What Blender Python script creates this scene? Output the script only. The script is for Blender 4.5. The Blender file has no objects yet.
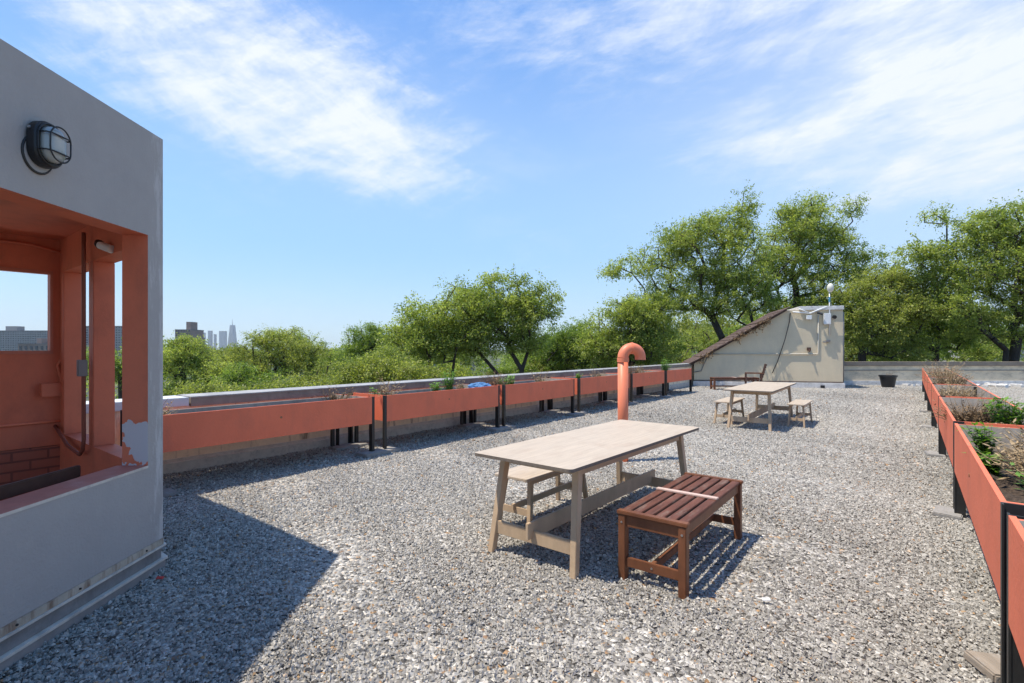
import bpy, bmesh, math, random
import numpy as np
from mathutils import Vector, Matrix
R = math.radians
S = bpy.context.scene
COL = S.collection

# ------------------------------------------------------------------ camera, world, sun, exposure
F = 512.0; HZ = 349.0; H = 1.5
cd = bpy.data.cameras.new('camera'); cam = bpy.data.objects.new('camera', cd); COL.objects.link(cam)
cam.location = (0, 0, H); cam.rotation_euler = (R(90), 0, 0)
cd.sensor_width = 36; cd.lens = 18.0; cd.shift_y = 7.5/1024
cd.clip_start = .05; cd.clip_end = 20000
S.camera = cam
S.view_settings.view_transform = 'Standard'; S.view_settings.look = 'None'
S.view_settings.exposure = 0.50; S.view_settings.gamma = 1
SUN_OFF = (.39, .07)                      # ground shadow shift per metre of height
sv = Vector((-SUN_OFF[0], -SUN_OFF[1], 1)).normalized()
sun = bpy.data.lights.new('sun', 'SUN'); so = bpy.data.objects.new('sun', sun); COL.objects.link(so)
sun.energy = 4.4; sun.angle = R(.53); sun.color = (1, .925, .80)
so.rotation_euler = sv.to_track_quat('Z', 'Y').to_euler(); so.location = sv*50

W = bpy.data.worlds.new('World'); S.world = W; W.use_nodes = True
def build_world():
    nt = W.node_tree; N = nt.nodes; L = nt.links; N.clear()
    out = N.new('ShaderNodeOutputWorld'); bg = N.new('ShaderNodeBackground'); L.new(bg.outputs[0], out.inputs[0])
    sky = N.new('ShaderNodeTexSky'); sky.sky_type = 'NISHITA'; sky.sun_disc = False
    sky.sun_elevation = math.asin(sv.z); sky.sun_rotation = math.atan2(sv.x, sv.y) % (2*math.pi)
    sky.air_density = 1.0; sky.dust_density = .6; sky.ozone_density = 1.0
    tc = N.new('ShaderNodeTexCoord'); sp = N.new('ShaderNodeSeparateXYZ'); L.new(tc.outputs['Generated'], sp.inputs[0])
    def m(op, a, b=None, c=None, clamp=False):
        n = N.new('ShaderNodeMath'); n.operation = op; n.use_clamp = clamp
        for i, v in enumerate((a, b, c)):
            if v is None: continue
            if isinstance(v, (int, float)): n.inputs[i].default_value = v
            else: L.new(v, n.inputs[i])
        return n.outputs[0]
    az = m('ARCTAN2', sp.outputs[0], sp.outputs[1]); el = m('ARCSINE', sp.outputs[2])
    def mask(a0, e0, ra, re, rot=0.0):
        da = m('SUBTRACT', az, a0); de = m('SUBTRACT', el, e0)
        c, s = math.cos(rot), math.sin(rot)
        u = m('ADD', m('MULTIPLY', da, c), m('MULTIPLY', de, s)); v = m('SUBTRACT', m('MULTIPLY', de, c), m('MULTIPLY', da, s))
        u = m('DIVIDE', u, ra); v = m('DIVIDE', v, re)
        d = m('ADD', m('MULTIPLY', u, u), m('MULTIPLY', v, v))
        return m('POWER', 2.718, m('MULTIPLY', d, -1.0))
    def noise(rot, su, sv_, scale, det=9, rough=.62, dist=0.0, off=(0, 0, 0)):
        cb = N.new('ShaderNodeCombineXYZ'); L.new(az, cb.inputs[0]); L.new(el, cb.inputs[1])
        mp = N.new('ShaderNodeMapping'); mp.vector_type = 'TEXTURE'
        mp.inputs['Rotation'].default_value = (0, 0, rot); mp.inputs['Scale'].default_value = (su, sv_, 1); mp.inputs['Location'].default_value = off
        L.new(cb.outputs[0], mp.inputs[0])
        n = N.new('ShaderNodeTexNoise'); n.inputs['Scale'].default_value = scale; n.inputs['Detail'].default_value = det
        n.inputs['Roughness'].default_value = rough; n.inputs['Distortion'].default_value = dist
        L.new(mp.outputs[0], n.inputs['Vector']); return n.outputs[0]
    def rng(v, a, b, c=0., d=1.):
        n = N.new('ShaderNodeMapRange'); n.interpolation_type = 'SMOOTHSTEP'
        for i, x in enumerate((a, b, c, d)): n.inputs[i+1].default_value = x
        L.new(v, n.inputs[0]); return n.outputs[0]
    nL = m('ADD', m('MULTIPLY', noise(R(-13), 1.0, .42, 4.6, 13, .70, .35), .62), m('MULTIPLY', noise(R(22), 1.0, .30, 8.5, 10, .68, .3, (.3, .2, 0)), .38))
    nR = m('ADD', m('MULTIPLY', noise(R(14), 1.0, .36, 3.8, 13, .68, .35, (.37, .11, 0)), .62), m('MULTIPLY', noise(R(3), 1.0, .22, 7.0, 10, .66, .3, (.8, .5, 0)), .38))
    ML = m('ADD', mask(-.50, .47, .42, .135, R(-6)), m('MULTIPLY', mask(-.33, .36, .22, .07, R(-12)), .9))
    MR = m('ADD', mask(.42, .60, .60, .13, R(4)), m('ADD', m('MULTIPLY', mask(.78, .38, .34, .13, 0), .95), m('ADD', m('MULTIPLY', mask(.74, .27, .26, .07, 0), .6), m('MULTIPLY', mask(.46, .34, .18, .035, 0), .6))))
    cl = m('MULTIPLY', rng(m('ADD', nL, m('MULTIPLY', m('MINIMUM', ML, 1), .30)), .57, .93), m('MINIMUM', m('MULTIPLY', ML, 2.0), 1))
    cr = m('MULTIPLY', rng(m('ADD', nR, m('MULTIPLY', m('MINIMUM', MR, 1), .30)), .575, .98), m('MINIMUM', m('MULTIPLY', MR, 2.0), 1))
    wide = m('MULTIPLY', rng(noise(R(6), 1, .4, 2.6, 8, .6, .5, (.9, .4, 0)), .52, .86), .22)
    fine = m('MULTIPLY', rng(noise(R(10), 1, .3, 7.0, 8, .6, .8, (.2, .7, 0)), .60, .80), m('MULTIPLY', mask(.1, .2, .9, .14, 0), .22))
    veilr = m('ADD', m('MULTIPLY', mask(.80, .38, .55, .34, 0), .46), m('MULTIPLY', mask(-.40, .44, .40, .16, R(-10)), .22))
    tot = m('ADD', m('ADD', m('MULTIPLY', m('MAXIMUM', cl, cr), .88), wide), m('ADD', fine, veilr), clamp=True)
    # clear-sky colour: Nishita tinted towards the blue of this day
    hs = N.new('ShaderNodeHueSaturation'); hs.inputs['Saturation'].default_value = 1.22; hs.inputs['Value'].default_value = 1.45
    L.new(sky.outputs[0], hs.inputs['Color'])
    gr = N.new('ShaderNodeValToRGB'); gr.color_ramp.interpolation = 'EASE'
    e = gr.color_ramp.elements; e[0].position = 0; e[0].color = (.42, .63, .86, 1); e[1].position = .60; e[1].color = (.095, .31, .80, 1)
    q = e.new(.20); q.color = (.29, .55, .91, 1)
    L.new(el, gr.inputs[0])
    sc = N.new('ShaderNodeVectorMath'); sc.operation = 'SCALE'; sc.inputs['Scale'].default_value = 8.2; L.new(gr.outputs[0], sc.inputs[0])
    m0 = N.new('ShaderNodeMix'); m0.data_type = 'RGBA'; m0.inputs[0].default_value = .72; L.new(hs.outputs[0], m0.inputs[6]); L.new(sc.outputs[0], m0.inputs[7])
    mx = N.new('ShaderNodeMix'); mx.data_type = 'RGBA'; L.new(tot, mx.inputs[0]); L.new(m0.outputs[2], mx.inputs[6])
    mx.inputs[7].default_value = (6.2, 6.6, 7.3, 1)
    L.new(mx.outputs[2], bg.inputs[0]); bg.inputs[1].default_value = .106
build_world()

# ------------------------------------------------------------------ frames and pixels
U = Vector((.6147, .7888, 0)).normalized()           # along the planter rows
V = Vector((U.y, -U.x, 0))                           # across them, to the right
def sw(s, v, z=0): return U*s + V*v + Vector((0, 0, z))
def px(x, y, D): return Vector(((x-512)/F*D, D, H-(y-HZ)/F*D))
def rotz(v): return math.atan2(v.y, v.x)

# ------------------------------------------------------------------ materials
def mat(name, base=(.5, .5, .5), rough=.7, var=.0, vscale=8, bump=0.0, bscale=60, stretch=(1, 1, 1), spec=.35, metal=0,
        stain=None, sscale=2.5, samt=.5, slo=.5, shi=.7, sstretch=(1, 1, 1), coords='Object', bdist=.01):
    m = bpy.data.materials.new(name); m.use_nodes = True; nt = m.node_tree; N = nt.nodes; L = nt.links
    p = N['Principled BSDF']; p.inputs['Roughness'].default_value = rough; p.inputs['Metallic'].default_value = metal
    p.inputs['Specular IOR Level'].default_value = spec
    tc = N.new('ShaderNodeTexCoord'); mp = N.new('ShaderNodeMapping'); mp.inputs['Scale'].default_value = stretch
    L.new(tc.outputs[coords], mp.inputs[0])
    n = N.new('ShaderNodeTexNoise'); n.inputs['Scale'].default_value = vscale; n.inputs['Detail'].default_value = 8; n.inputs['Roughness'].default_value = .65
    L.new(mp.outputs[0], n.inputs['Vector'])
    r = N.new('ShaderNodeValToRGB'); r.color_ramp.elements[0].position = .3; r.color_ramp.elements[1].position = .7
    lo = [max(0, c*(1-var)) for c in base]; hi = [min(1, c*(1+var)) for c in base]
    r.color_ramp.elements[0].color = (*lo, 1); r.color_ramp.elements[1].color = (*hi, 1)
    L.new(n.outputs[0], r.inputs[0]); col = r.outputs[0]
    if stain:
        mp2 = N.new('ShaderNodeMapping'); mp2.inputs['Scale'].default_value = sstretch; L.new(tc.outputs[coords], mp2.inputs[0])
        n2 = N.new('ShaderNodeTexNoise'); n2.inputs['Scale'].default_value = sscale; n2.inputs['Detail'].default_value = 10; n2.inputs['Roughness'].default_value = .7
        L.new(mp2.outputs[0], n2.inputs['Vector'])
        rr = N.new('ShaderNodeMapRange'); rr.inputs[1].default_value = slo; rr.inputs[2].default_value = shi; rr.inputs[4].default_value = samt; L.new(n2.outputs[0], rr.inputs[0])
        mx = N.new('ShaderNodeMix'); mx.data_type = 'RGBA'; L.new(rr.outputs[0], mx.inputs[0]); L.new(col, mx.inputs[6]); mx.inputs[7].default_value = (*stain, 1)
        col = mx.outputs[2]
    L.new(col, p.inputs['Base Color'])
    if bump:
        n3 = N.new('ShaderNodeTexNoise'); n3.inputs['Scale'].default_value = bscale; n3.inputs['Detail'].default_value = 6
        L.new(mp.outputs[0], n3.inputs['Vector'])
        b = N.new('ShaderNodeBump'); b.inputs['Strength'].default_value = bump; b.inputs['Distance'].default_value = bdist
        L.new(n3.outputs[0], b.inputs['Height']); L.new(b.outputs[0], p.inputs['Normal'])
    return m
M = {}
M['stucco'] = mat('grey_stucco', (.375, .350, .325), .85, .05, 3, .35, 60, stain=(.31, .29, .272), sscale=2.4, samt=.5, slo=.48, shi=.8, sstretch=(1, 1, .5))
def wear(m, y0, y1):
    N = m.node_tree.nodes; L = m.node_tree.links; p = N['Principled BSDF']; old = p.inputs['Base Color'].links[0].from_socket
    tc = N.new('ShaderNodeTexCoord'); sp = N.new('ShaderNodeSeparateXYZ'); L.new(tc.outputs['Object'], sp.inputs[0])
    n = N.new('ShaderNodeTexNoise'); n.inputs['Scale'].default_value = 7; n.inputs['Detail'].default_value = 9; n.inputs['Roughness'].default_value = .75
    mp = N.new('ShaderNodeMapping'); mp.inputs['Scale'].default_value = (1, 2.5, .45); L.new(tc.outputs['Object'], mp.inputs[0]); L.new(mp.outputs[0], n.inputs['Vector'])
    r = N.new('ShaderNodeMapRange'); r.inputs[1].default_value = y0; r.inputs[2].default_value = y1; r.inputs[3].default_value = -.22; r.inputs[4].default_value = .06; L.new(sp.outputs[1], r.inputs[0])
    a = N.new('ShaderNodeMath'); a.operation = 'ADD'; L.new(n.outputs[0], a.inputs[0]); L.new(r.outputs[0], a.inputs[1])
    q = N.new('ShaderNodeMapRange'); q.inputs[1].default_value = .50; q.inputs[2].default_value = .60; q.inputs[4].default_value = .75; L.new(a.outputs[0], q.inputs[0])
    mx = N.new('ShaderNodeMix'); mx.data_type = 'RGBA'; L.new(q.outputs[0], mx.inputs[0]); L.new(old, mx.inputs[6]); mx.inputs[7].default_value = (.52, .50, .48, 1); L.new(mx.outputs[2], p.inputs['Base Color'])
wear(M['stucco'], 1.25, 1.50)
M['rust_orange'] = mat('orange_paint', (.62, .165, .085), .6, .08, 3, .15, 120, stain=(.28, .08, .05), sscale=3.2, samt=.6, slo=.48, shi=.8, sstretch=(1, 1, .5))
M['planter_orange'] = mat('planter_paint', (.74, .180, .094), .6, .07, 2.5, .25, 40, spec=.2, stain=(.44, .14, .09), sscale=3.2, samt=.55, slo=.52, shi=.80, sstretch=(1, 1, .35))
M['pipe_orange'] = mat('pipe_paint', (.78, .225, .115), .45, .05, 6, .05, 60)
M['grey_ply'] = mat('weathered_plywood', (.42, .36, .30), .85, .22, 4, .3, 60, (1, 1, .25), stain=(.14, .12, .10), sscale=5, samt=.6)
M['black_steel'] = mat('black_steel', (.018, .017, .016), .5, .2, 20, spec=.5)
M['black_plastic'] = mat('black_plastic', (.014, .014, .015), .4, .1, 20, spec=.5)
M['soil'] = mat('soil', (.075, .052, .036), .95, .6, 40, 1, 45, bdist=.03)
M['mulch'] = M['soil']
M['concrete'] = mat('concrete', (.30, .28, .255), .9, .2, 12, .5, 80, stain=(.16, .14, .12), sscale=9, samt=.5)
M['cap_metal'] = mat('parapet_metal', (.42, .40, .38), .5, .16, 3, .2, 14, stain=(.11, .105, .10), sscale=3.5, samt=.65, slo=.45, shi=.72, metal=.25)
M['fascia'] = mat('coping_fascia', (.27, .225, .18), .7, .2, 5, .3, 20, stain=(.09, .08, .07), sscale=5, samt=.6, sstretch=(1, 1, .3))
M['cap_white'] = mat('white_metal', (.62, .63, .64), .45, .06, 3, .1, 14)
M['flash'] = mat('flashing_membrane', (.20, .195, .19), .75, .25, 6, .35, 30, stain=(.32, .30, .27), sscale=9, samt=.5, sstretch=(1, 1, .25))
M['flash_strip'] = mat('rusty_flashing', (.42, .36, .28), .7, .2, 8, .1, 30, stain=(.17, .09, .05), sscale=14, samt=.8, slo=.5, shi=.66, sstretch=(1, 1, .2))
M['flash_light'] = mat('pale_flashing', (.60, .54, .46), .6, .12, 8, .2, 30, stain=(.2, .18, .17), sscale=9, samt=.5)
M['beige'] = mat('beige_stucco', (.63, .525, .36), .9, .06, 2.2, .3, 60, stain=(.36, .33, .27), sscale=1.6, samt=.4, slo=.5, shi=.8, sstretch=(1, 1, .35))
M['white_rough'] = mat('white_coating', (.62, .60, .57), .8, .18, 6, .5, 30, stain=(.2, .19, .18), sscale=7, samt=.55)
M['shingle'] = mat('brown_roofing', (.085, .055, .045), .95, .4, 9, .8, 40, stain=(.27, .20, .17), sscale=7, samt=.6)
M['plywood_top'] = mat('pale_plywood', (.49, .40, .305), .5, .13, 5, .15, 60, (.6, 9, 1), stain=(.34, .24, .165), sscale=2.6, samt=.6, slo=.50, shi=.78, sstretch=(1, 1.6, 1))
M['ply_edge'] = mat('plywood_edge', (.17, .135, .105), .8, .25, 40, .1, 60)
M['birch'] = mat('weathered_birch', (.50, .36, .23), .6, .13, 7, .15, 60, (1, 1, .35), stain=(.28, .20, .135), sscale=4, samt=.4)
M['teak'] = mat('red_brown_wood', (.17, .066, .030), .45, .28, 10, .15, 80, (1, 1, .3), stain=(.10, .035, .02), sscale=6, samt=.5)
M['teak_top'] = mat('worn_brown_wood', (.125, .045, .026), .6, .35, 9, .35, 80, (.35, 3, 1), stain=(.33, .26, .20), sscale=5, samt=.6, slo=.52, shi=.74, sstretch=(.6, 3, 1))
M['dark_wood'] = mat('dark_brown_wood', (.085, .042, .028), .6, .25, 10, .1, 60)
M['knot'] = mat('tan_knot', (.25, .13, .06), .7)
M['screw'] = mat('steel_screw', (.6, .6, .6), .35, metal=1)
M['white_plastic'] = mat('white_plastic', (.70, .70, .68), .5, .05, 10)
M['blue_plastic'] = mat('blue_plastic', (.08, .27, .42), .5, .2, 10)
M['blue_tarp'] = mat('blue_tarp', (.08, .20, .38), .5, .35, 9, .6, 20, bdist=.03)
M['dead'] = mat('dried_stems', (.33, .235, .13), .9, .4, 25, coords='Object')
M['dead2'] = mat('dried_brown_leaves', (.20, .13, .07), .9, .4, 25, coords='Object')
M['brick'] = mat('brown_brick', (.27, .20, .17), .9, .2, .2, coords='Object')
M['brick_grey'] = mat('grey_brick', (.30, .28, .27), .9, .12, .1)
M['glass_far'] = mat('dark_window', (.035, .045, .06), .25, .2, .4, spec=.6)
M['tower'] = mat('pale_tower', (.24, .28, .31), .6, .08, .05)
M['flat_roof'] = mat('tar_roof', (.16, .15, .15), .9, .25, .4)
M['house_wall'] = mat('pale_render', (.45, .42, .39), .9, .1, .6)
M['asphalt'] = mat('asphalt', (.05, .05, .052), .9, .2, 1)
M['bark'] = mat('dark_bark', (.055, .042, .033), .95, .35, 9, .8, 25, (1, 1, .3), bdist=.03)

def jamb_mat():                                     # orange paint with a peeled white patch low on the jamb
    m = M['rust_orange'].copy(); m.name = 'peeling_orange_paint'; N = m.node_tree.nodes; L = m.node_tree.links
    p = N['Principled BSDF']; old = p.inputs['Base Color'].links[0].from_socket
    tc = N.new('ShaderNodeTexCoord'); sp = N.new('ShaderNodeSeparateXYZ'); L.new(tc.outputs['Object'], sp.inputs[0])
    n = N.new('ShaderNodeTexNoise'); n.inputs['Scale'].default_value = 9; n.inputs['Detail'].default_value = 5; L.new(tc.outputs['Object'], n.inputs['Vector'])
    def mm(op, a, b):
        q = N.new('ShaderNodeMath'); q.operation = op
        for i, v in enumerate((a, b)):
            if isinstance(v, (int, float)): q.inputs[i].default_value = v
            else: L.new(v, q.inputs[i])
        return q.outputs[0]
    zz = mm('ADD', sp.outputs[2], mm('MULTIPLY', mm('SUBTRACT', n.outputs[0], .5), .22))
    xx = mm('ADD', sp.outputs[0], mm('MULTIPLY', mm('SUBTRACT', n.outputs[0], .5), .18))
    a = mm('MULTIPLY', mm('LESS_THAN', zz, 1.0), mm('GREATER_THAN', zz, .745))
    b = mm('GREATER_THAN', xx, mm('ADD', -2.505, mm('MULTIPLY', mm('GREATER_THAN', zz, .87), .045)))
    k = mm('MULTIPLY', mm('MULTIPLY', a, b), mm('LESS_THAN', n.outputs[0], .60))
    mx = N.new('ShaderNodeMix'); mx.data_type = 'RGBA'; L.new(k, mx.inputs[0]); L.new(old, mx.inputs[6]); mx.inputs[7].default_value = (.50, .47, .48, 1)
    L.new(mx.outputs[2], p.inputs['Base Color']); return m
M['jamb'] = jamb_mat()

def brickpaint():                                   # painted brickwork
    m = bpy.data.materials.new('painted_brickwork'); m.use_nodes = True; N = m.node_tree.nodes; L = m.node_tree.links; p = N['Principled BSDF']
    p.inputs['Roughness'].default_value = .6
    tc = N.new('ShaderNodeTexCoord'); mp = N.new('ShaderNodeMapping'); L.new(tc.outputs['UV'], mp.inputs[0])
    b = N.new('ShaderNodeTexBrick'); L.new(mp.outputs[0], b.inputs['Vector']); b.inputs['Scale'].default_value = 1
    b.inputs['Brick Width'].default_value = .24; b.inputs['Row Height'].default_value = .085; b.inputs['Mortar Size'].default_value = .008
    b.inputs['Color1'].default_value = (.36, .10, .055, 1); b.inputs['Color2'].default_value = (.42, .12, .065, 1); b.inputs['Mortar'].default_value = (.22, .065, .04, 1)
    L.new(b.outputs[0], p.inputs['Base Color'])
    bp = N.new('ShaderNodeBump'); bp.invert = True; bp.inputs['Distance'].default_value = .012; L.new(b.outputs['Fac'], bp.inputs['Height']); L.new(bp.outputs[0], p.inputs['Normal'])
    return m
M['brickpaint'] = brickpaint()

def glass_mat():
    m = bpy.data.materials.new('frosted_glass'); m.use_nodes = True; p = m.node_tree.nodes['Principled BSDF']
    p.inputs['Base Color'].default_value = (.50, .53, .50, 1); p.inputs['Roughness'].default_value = .22; p.inputs['Coat Weight'].default_value = .6
    p.inputs['Transmission Weight'].default_value = .35
    return m
M['glass'] = glass_mat()

def leaf_mat(name, c1, c2, trans=.35):
    m = bpy.data.materials.new(name); m.use_nodes = True; N = m.node_tree.nodes; L = m.node_tree.links; N.clear()
    out = N.new('ShaderNodeOutputMaterial')
    at = N.new('ShaderNodeAttribute'); at.attribute_name = 'tint'
    mx = N.new('ShaderNodeMix'); mx.data_type = 'RGBA'; L.new(at.outputs['Fac'], mx.inputs[0]); mx.inputs[6].default_value = (*c1, 1); mx.inputs[7].default_value = (*c2, 1)
    d = N.new('ShaderNodeBsdfPrincipled'); d.inputs['Roughness'].default_value = .45; d.inputs['Specular IOR Level'].default_value = .35; L.new(mx.outputs[2], d.inputs['Base Color'])
    t = N.new('ShaderNodeBsdfTranslucent'); g = N.new('ShaderNodeMix'); g.data_type = 'RGBA'; g.blend_type = 'MULTIPLY'; g.inputs[0].default_value = 1
    L.new(mx.outputs[2], g.inputs[6]); g.inputs[7].default_value = (1.5, 1.6, .75, 1); L.new(g.outputs[2], t.inputs[0])
    ms = N.new('ShaderNodeMixShader'); ms.inputs[0].default_value = trans; L.new(d.outputs[0], ms.inputs[1]); L.new(t.outputs[0], ms.inputs[2]); L.new(ms.outputs[0], out.inputs[0])
    return m
M['leaf'] = leaf_mat('spring_leaves', (.125, .175, .034), (.44, .47, .14), .54)
M['leaf_dark'] = leaf_mat('dark_leaves', (.085, .145, .028), (.31, .38, .09), .52)
M['leaf_yellow'] = leaf_mat('yellow_green_leaves', (.13, .17, .034), (.42, .43, .125), .50)
M['sprout'] = leaf_mat('bright_green_leaves', (.10, .21, .030), (.22, .36, .06), .3)

# ------------------------------------------------------------------ mesh helpers
class MB:
    def __init__(self): self.v = []; self.f = []; self.mi = []; self.uv = None
    def add(self, vs, fs, mi=0):
        o = len(self.v); self.v += [tuple(x) for x in vs]
        self.f += [tuple(o+i for i in f) for f in fs]; self.mi += [mi]*len(fs)
    def box(self, c, size, rot=None, mi=0):
        """c centre, size full, rot a 3x3 matrix or z-angle"""
        if rot is None: m = Matrix.Identity(3)
        elif isinstance(rot, (int, float)): m = Matrix.Rotation(rot, 3, 'Z')
        else: m = rot
        c = Vector(c); hx, hy, hz = [s/2 for s in size]
        vs = [c + m @ Vector((x*hx, y*hy, z*hz)) for z in (-1, 1) for y in (-1, 1) for x in (-1, 1)]
        self.add(vs, [(0, 2, 3, 1), (4, 5, 7, 6), (0, 1, 5, 4), (1, 3, 7, 5), (3, 2, 6, 7), (2, 0, 4, 6)], mi)
    def beam(self, a, b, w, h, up=(0, 0, 1), mi=0, w2=None, h2=None):
        """square bar from a to b; w across, h along 'up'; optional end sizes"""
        a = Vector(a); b = Vector(b); d = (b-a).normalized(); up = Vector(up)
        s = d.cross(up).normalized(); t = s.cross(d).normalized(); w2 = w2 or w; h2 = h2 or h
        vs = [a+s*x*w/2+t*y*h/2 for x, y in ((-1, -1), (1, -1), (1, 1), (-1, 1))] + [b+s*x*w2/2+t*y*h2/2 for x, y in ((-1, -1), (1, -1), (1, 1), (-1, 1))]
        self.add(vs, [(3, 2, 1, 0), (4, 5, 6, 7), (0, 1, 5, 4), (1, 2, 6, 5), (2, 3, 7, 6), (3, 0, 4, 7)], mi)
    def prism(self, pts, z0, z1, mi=0, mis=None):
        n = len(pts); vs = [(p[0], p[1], z0) for p in pts] + [(p[0], p[1], z1) for p in pts]
        self.add(vs, [tuple(range(n))[::-1]], mi); self.add(vs, [tuple(range(n, 2*n))], mi)
        for i in range(n):
            j = (i+1) % n; self.add([vs[i], vs[j], vs[n+j], vs[n+i]], [(0, 1, 2, 3)], mis[i] if mis else mi)
    def tube(self, path, r, n=10, mi=0, caps=True):
        path = [Vector(p) for p in path]; rs = r if isinstance(r, (list, tuple)) else [r]*len(path)
        o = len(self.v); up = None
        for i, p in enumerate(path):
            d = (path[min(i+1, len(path)-1)] - path[max(i-1, 0)]).normalized()
            if up is None:
                up = Vector((0, 0, 1)) if abs(d.z) < .9 else Vector((1, 0, 0))
            s = d.cross(up).normalized(); up = s.cross(d).normalized()
            for k in range(n):
                a = 2*math.pi*k/n; self.v.append(tuple(p + s*math.cos(a)*rs[i] + up*math.sin(a)*rs[i]))
        for i in range(len(path)-1):
            for k in range(n):
                self.f.append((o+i*n+k, o+i*n+(k+1) % n, o+(i+1)*n+(k+1) % n, o+(i+1)*n+k)); self.mi.append(mi)
        if caps:
            self.f.append(tuple(o+k for k in range(n))[::-1]); self.mi.append(mi)
            e = o+(len(path)-1)*n; self.f.append(tuple(e+k for k in range(n))); self.mi.append(mi)
    def build(self, name, mats, parent=None, smooth=False, bevel=0, loc=None, origin=None):
        me = bpy.data.meshes.new(name)
        vs = self.v
        if origin is not None: vs = [(x-origin[0], y-origin[1], z-origin[2]) for x, y, z in vs]
        me.from_pydata(vs, [], self.f)
        for mm_ in (mats if isinstance(mats, (list, tuple)) else [mats]): me.materials.append(mm_)
        me.polygons.foreach_set('material_index', self.mi)
        bm = bmesh.new(); bm.from_mesh(me); bmesh.ops.remove_doubles(bm, verts=bm.verts, dist=1e-5); bmesh.ops.recalc_face_normals(bm, faces=bm.faces)
        if bevel: bmesh.ops.bevel(bm, geom=[e for e in bm.edges if len(e.link_faces) == 2 and e.calc_face_angle(0) > .5], offset=bevel, segments=2, affect='EDGES', clamp_overlap=True)
        bm.to_mesh(me); bm.free()
        if smooth: me.polygons.foreach_set('use_smooth', [True]*len(me.polygons))
        o = bpy.data.objects.new(name, me); COL.objects.link(o)
        if parent: o.parent = parent
        if loc is not None: o.location = loc
        elif origin is not None: o.location = origin
        return o
def tag(o, label, cat, group=None):
    o['label'] = label; o['category'] = cat
    if group: o['group'] = group
    return o
def struct(o): o['kind'] = 'structure'; return o
def thing(name, label, cat, loc=(0, 0, 0), rz=0, group=None):
    o = bpy.data.objects.new(name, None); COL.objects.link(o); o.location = loc; o.rotation_euler = (0, 0, rz); o.empty_display_size = .2
    return tag(o, label, cat, group)
def dup(root, loc, rz, label, group=None):
    r = root.copy(); COL.objects.link(r); r.location = loc; r.rotation_euler = (0, 0, rz); r['label'] = label
    if group: r['group'] = group
    for ch in [c for c in bpy.data.objects if c.parent == root]:
        c = ch.copy(); COL.objects.link(c); c.parent = r
        for g in [g for g in bpy.data.objects if g.parent == ch]:
            d = g.copy(); COL.objects.link(d); d.parent = c
    return r
def fastmesh(name, verts, faces, mats, parent=None, attr=None, smooth=False):
    """numpy verts (n,3), faces (m,k)"""
    me = bpy.data.meshes.new(name); n = len(verts); m_, k = faces.shape
    me.vertices.add(n); me.vertices.foreach_set('co', verts.astype(np.float32).ravel())
    me.loops.add(m_*k); me.loops.foreach_set('vertex_index', faces.astype(np.int32).ravel())
    me.polygons.add(m_); me.polygons.foreach_set('loop_start', np.arange(0, m_*k, k, dtype=np.int32))
    if attr is not None:
        for an, av in attr.items():
            a = me.attributes.new(an, 'FLOAT', 'POINT'); a.data.foreach_set('value', av.astype(np.float32))
    for q in (mats if isinstance(mats, (list, tuple)) else [mats]): me.materials.append(q)
    me.update(calc_edges=True)
    if smooth: me.polygons.foreach_set('use_smooth', [True]*m_)
    else: me.polygons.foreach_set('use_smooth', [False]*m_)
    o = bpy.data.objects.new(name, me); COL.objects.link(o)
    if parent: o.parent = parent
    return o

STREET = -11.0
# ------------------------------------------------------------------ terrain and the roof we stand on
g = MB(); g.add([(-9000, -2000, STREET), (9000, -2000, STREET), (9000, 12000, STREET), (-9000, 12000, STREET)], [(0, 1, 2, 3)])
struct(g.build('ground', mat('city_ground', (.075, .085, .05), .95, .35, .02, coords='Object')))
g = MB(); g.add([tuple(sw(-300, -19, STREET+.004)), tuple(sw(-300, -13, STREET+.004)), tuple(sw(500, -13, STREET+.004)), tuple(sw(500, -19, STREET+.004))], [(0, 1, 2, 3)])
struct(g.build('road', M['asphalt']))

PV0, PV1 = -7.05, -7.42        # parapet faces (across coordinate)
FARY = 21.3
def line_at_y(v, y):           # point on the line 'across = v' with world y
    s = (y - V.y*v)/U.y; return sw(s, v)
A0 = sw(-14, PV1); A1 = line_at_y(PV1, FARY+.36)
foot = [(A0.x, A0.y), (26, A0.y), (26, FARY+.36), (A1.x, FARY+.36)]
r = MB(); r.prism(foot, STREET, -.02)
struct(r.build('roof', mat('roof_membrane', (.20, .195, .19), .9, .2, .8)))

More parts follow.
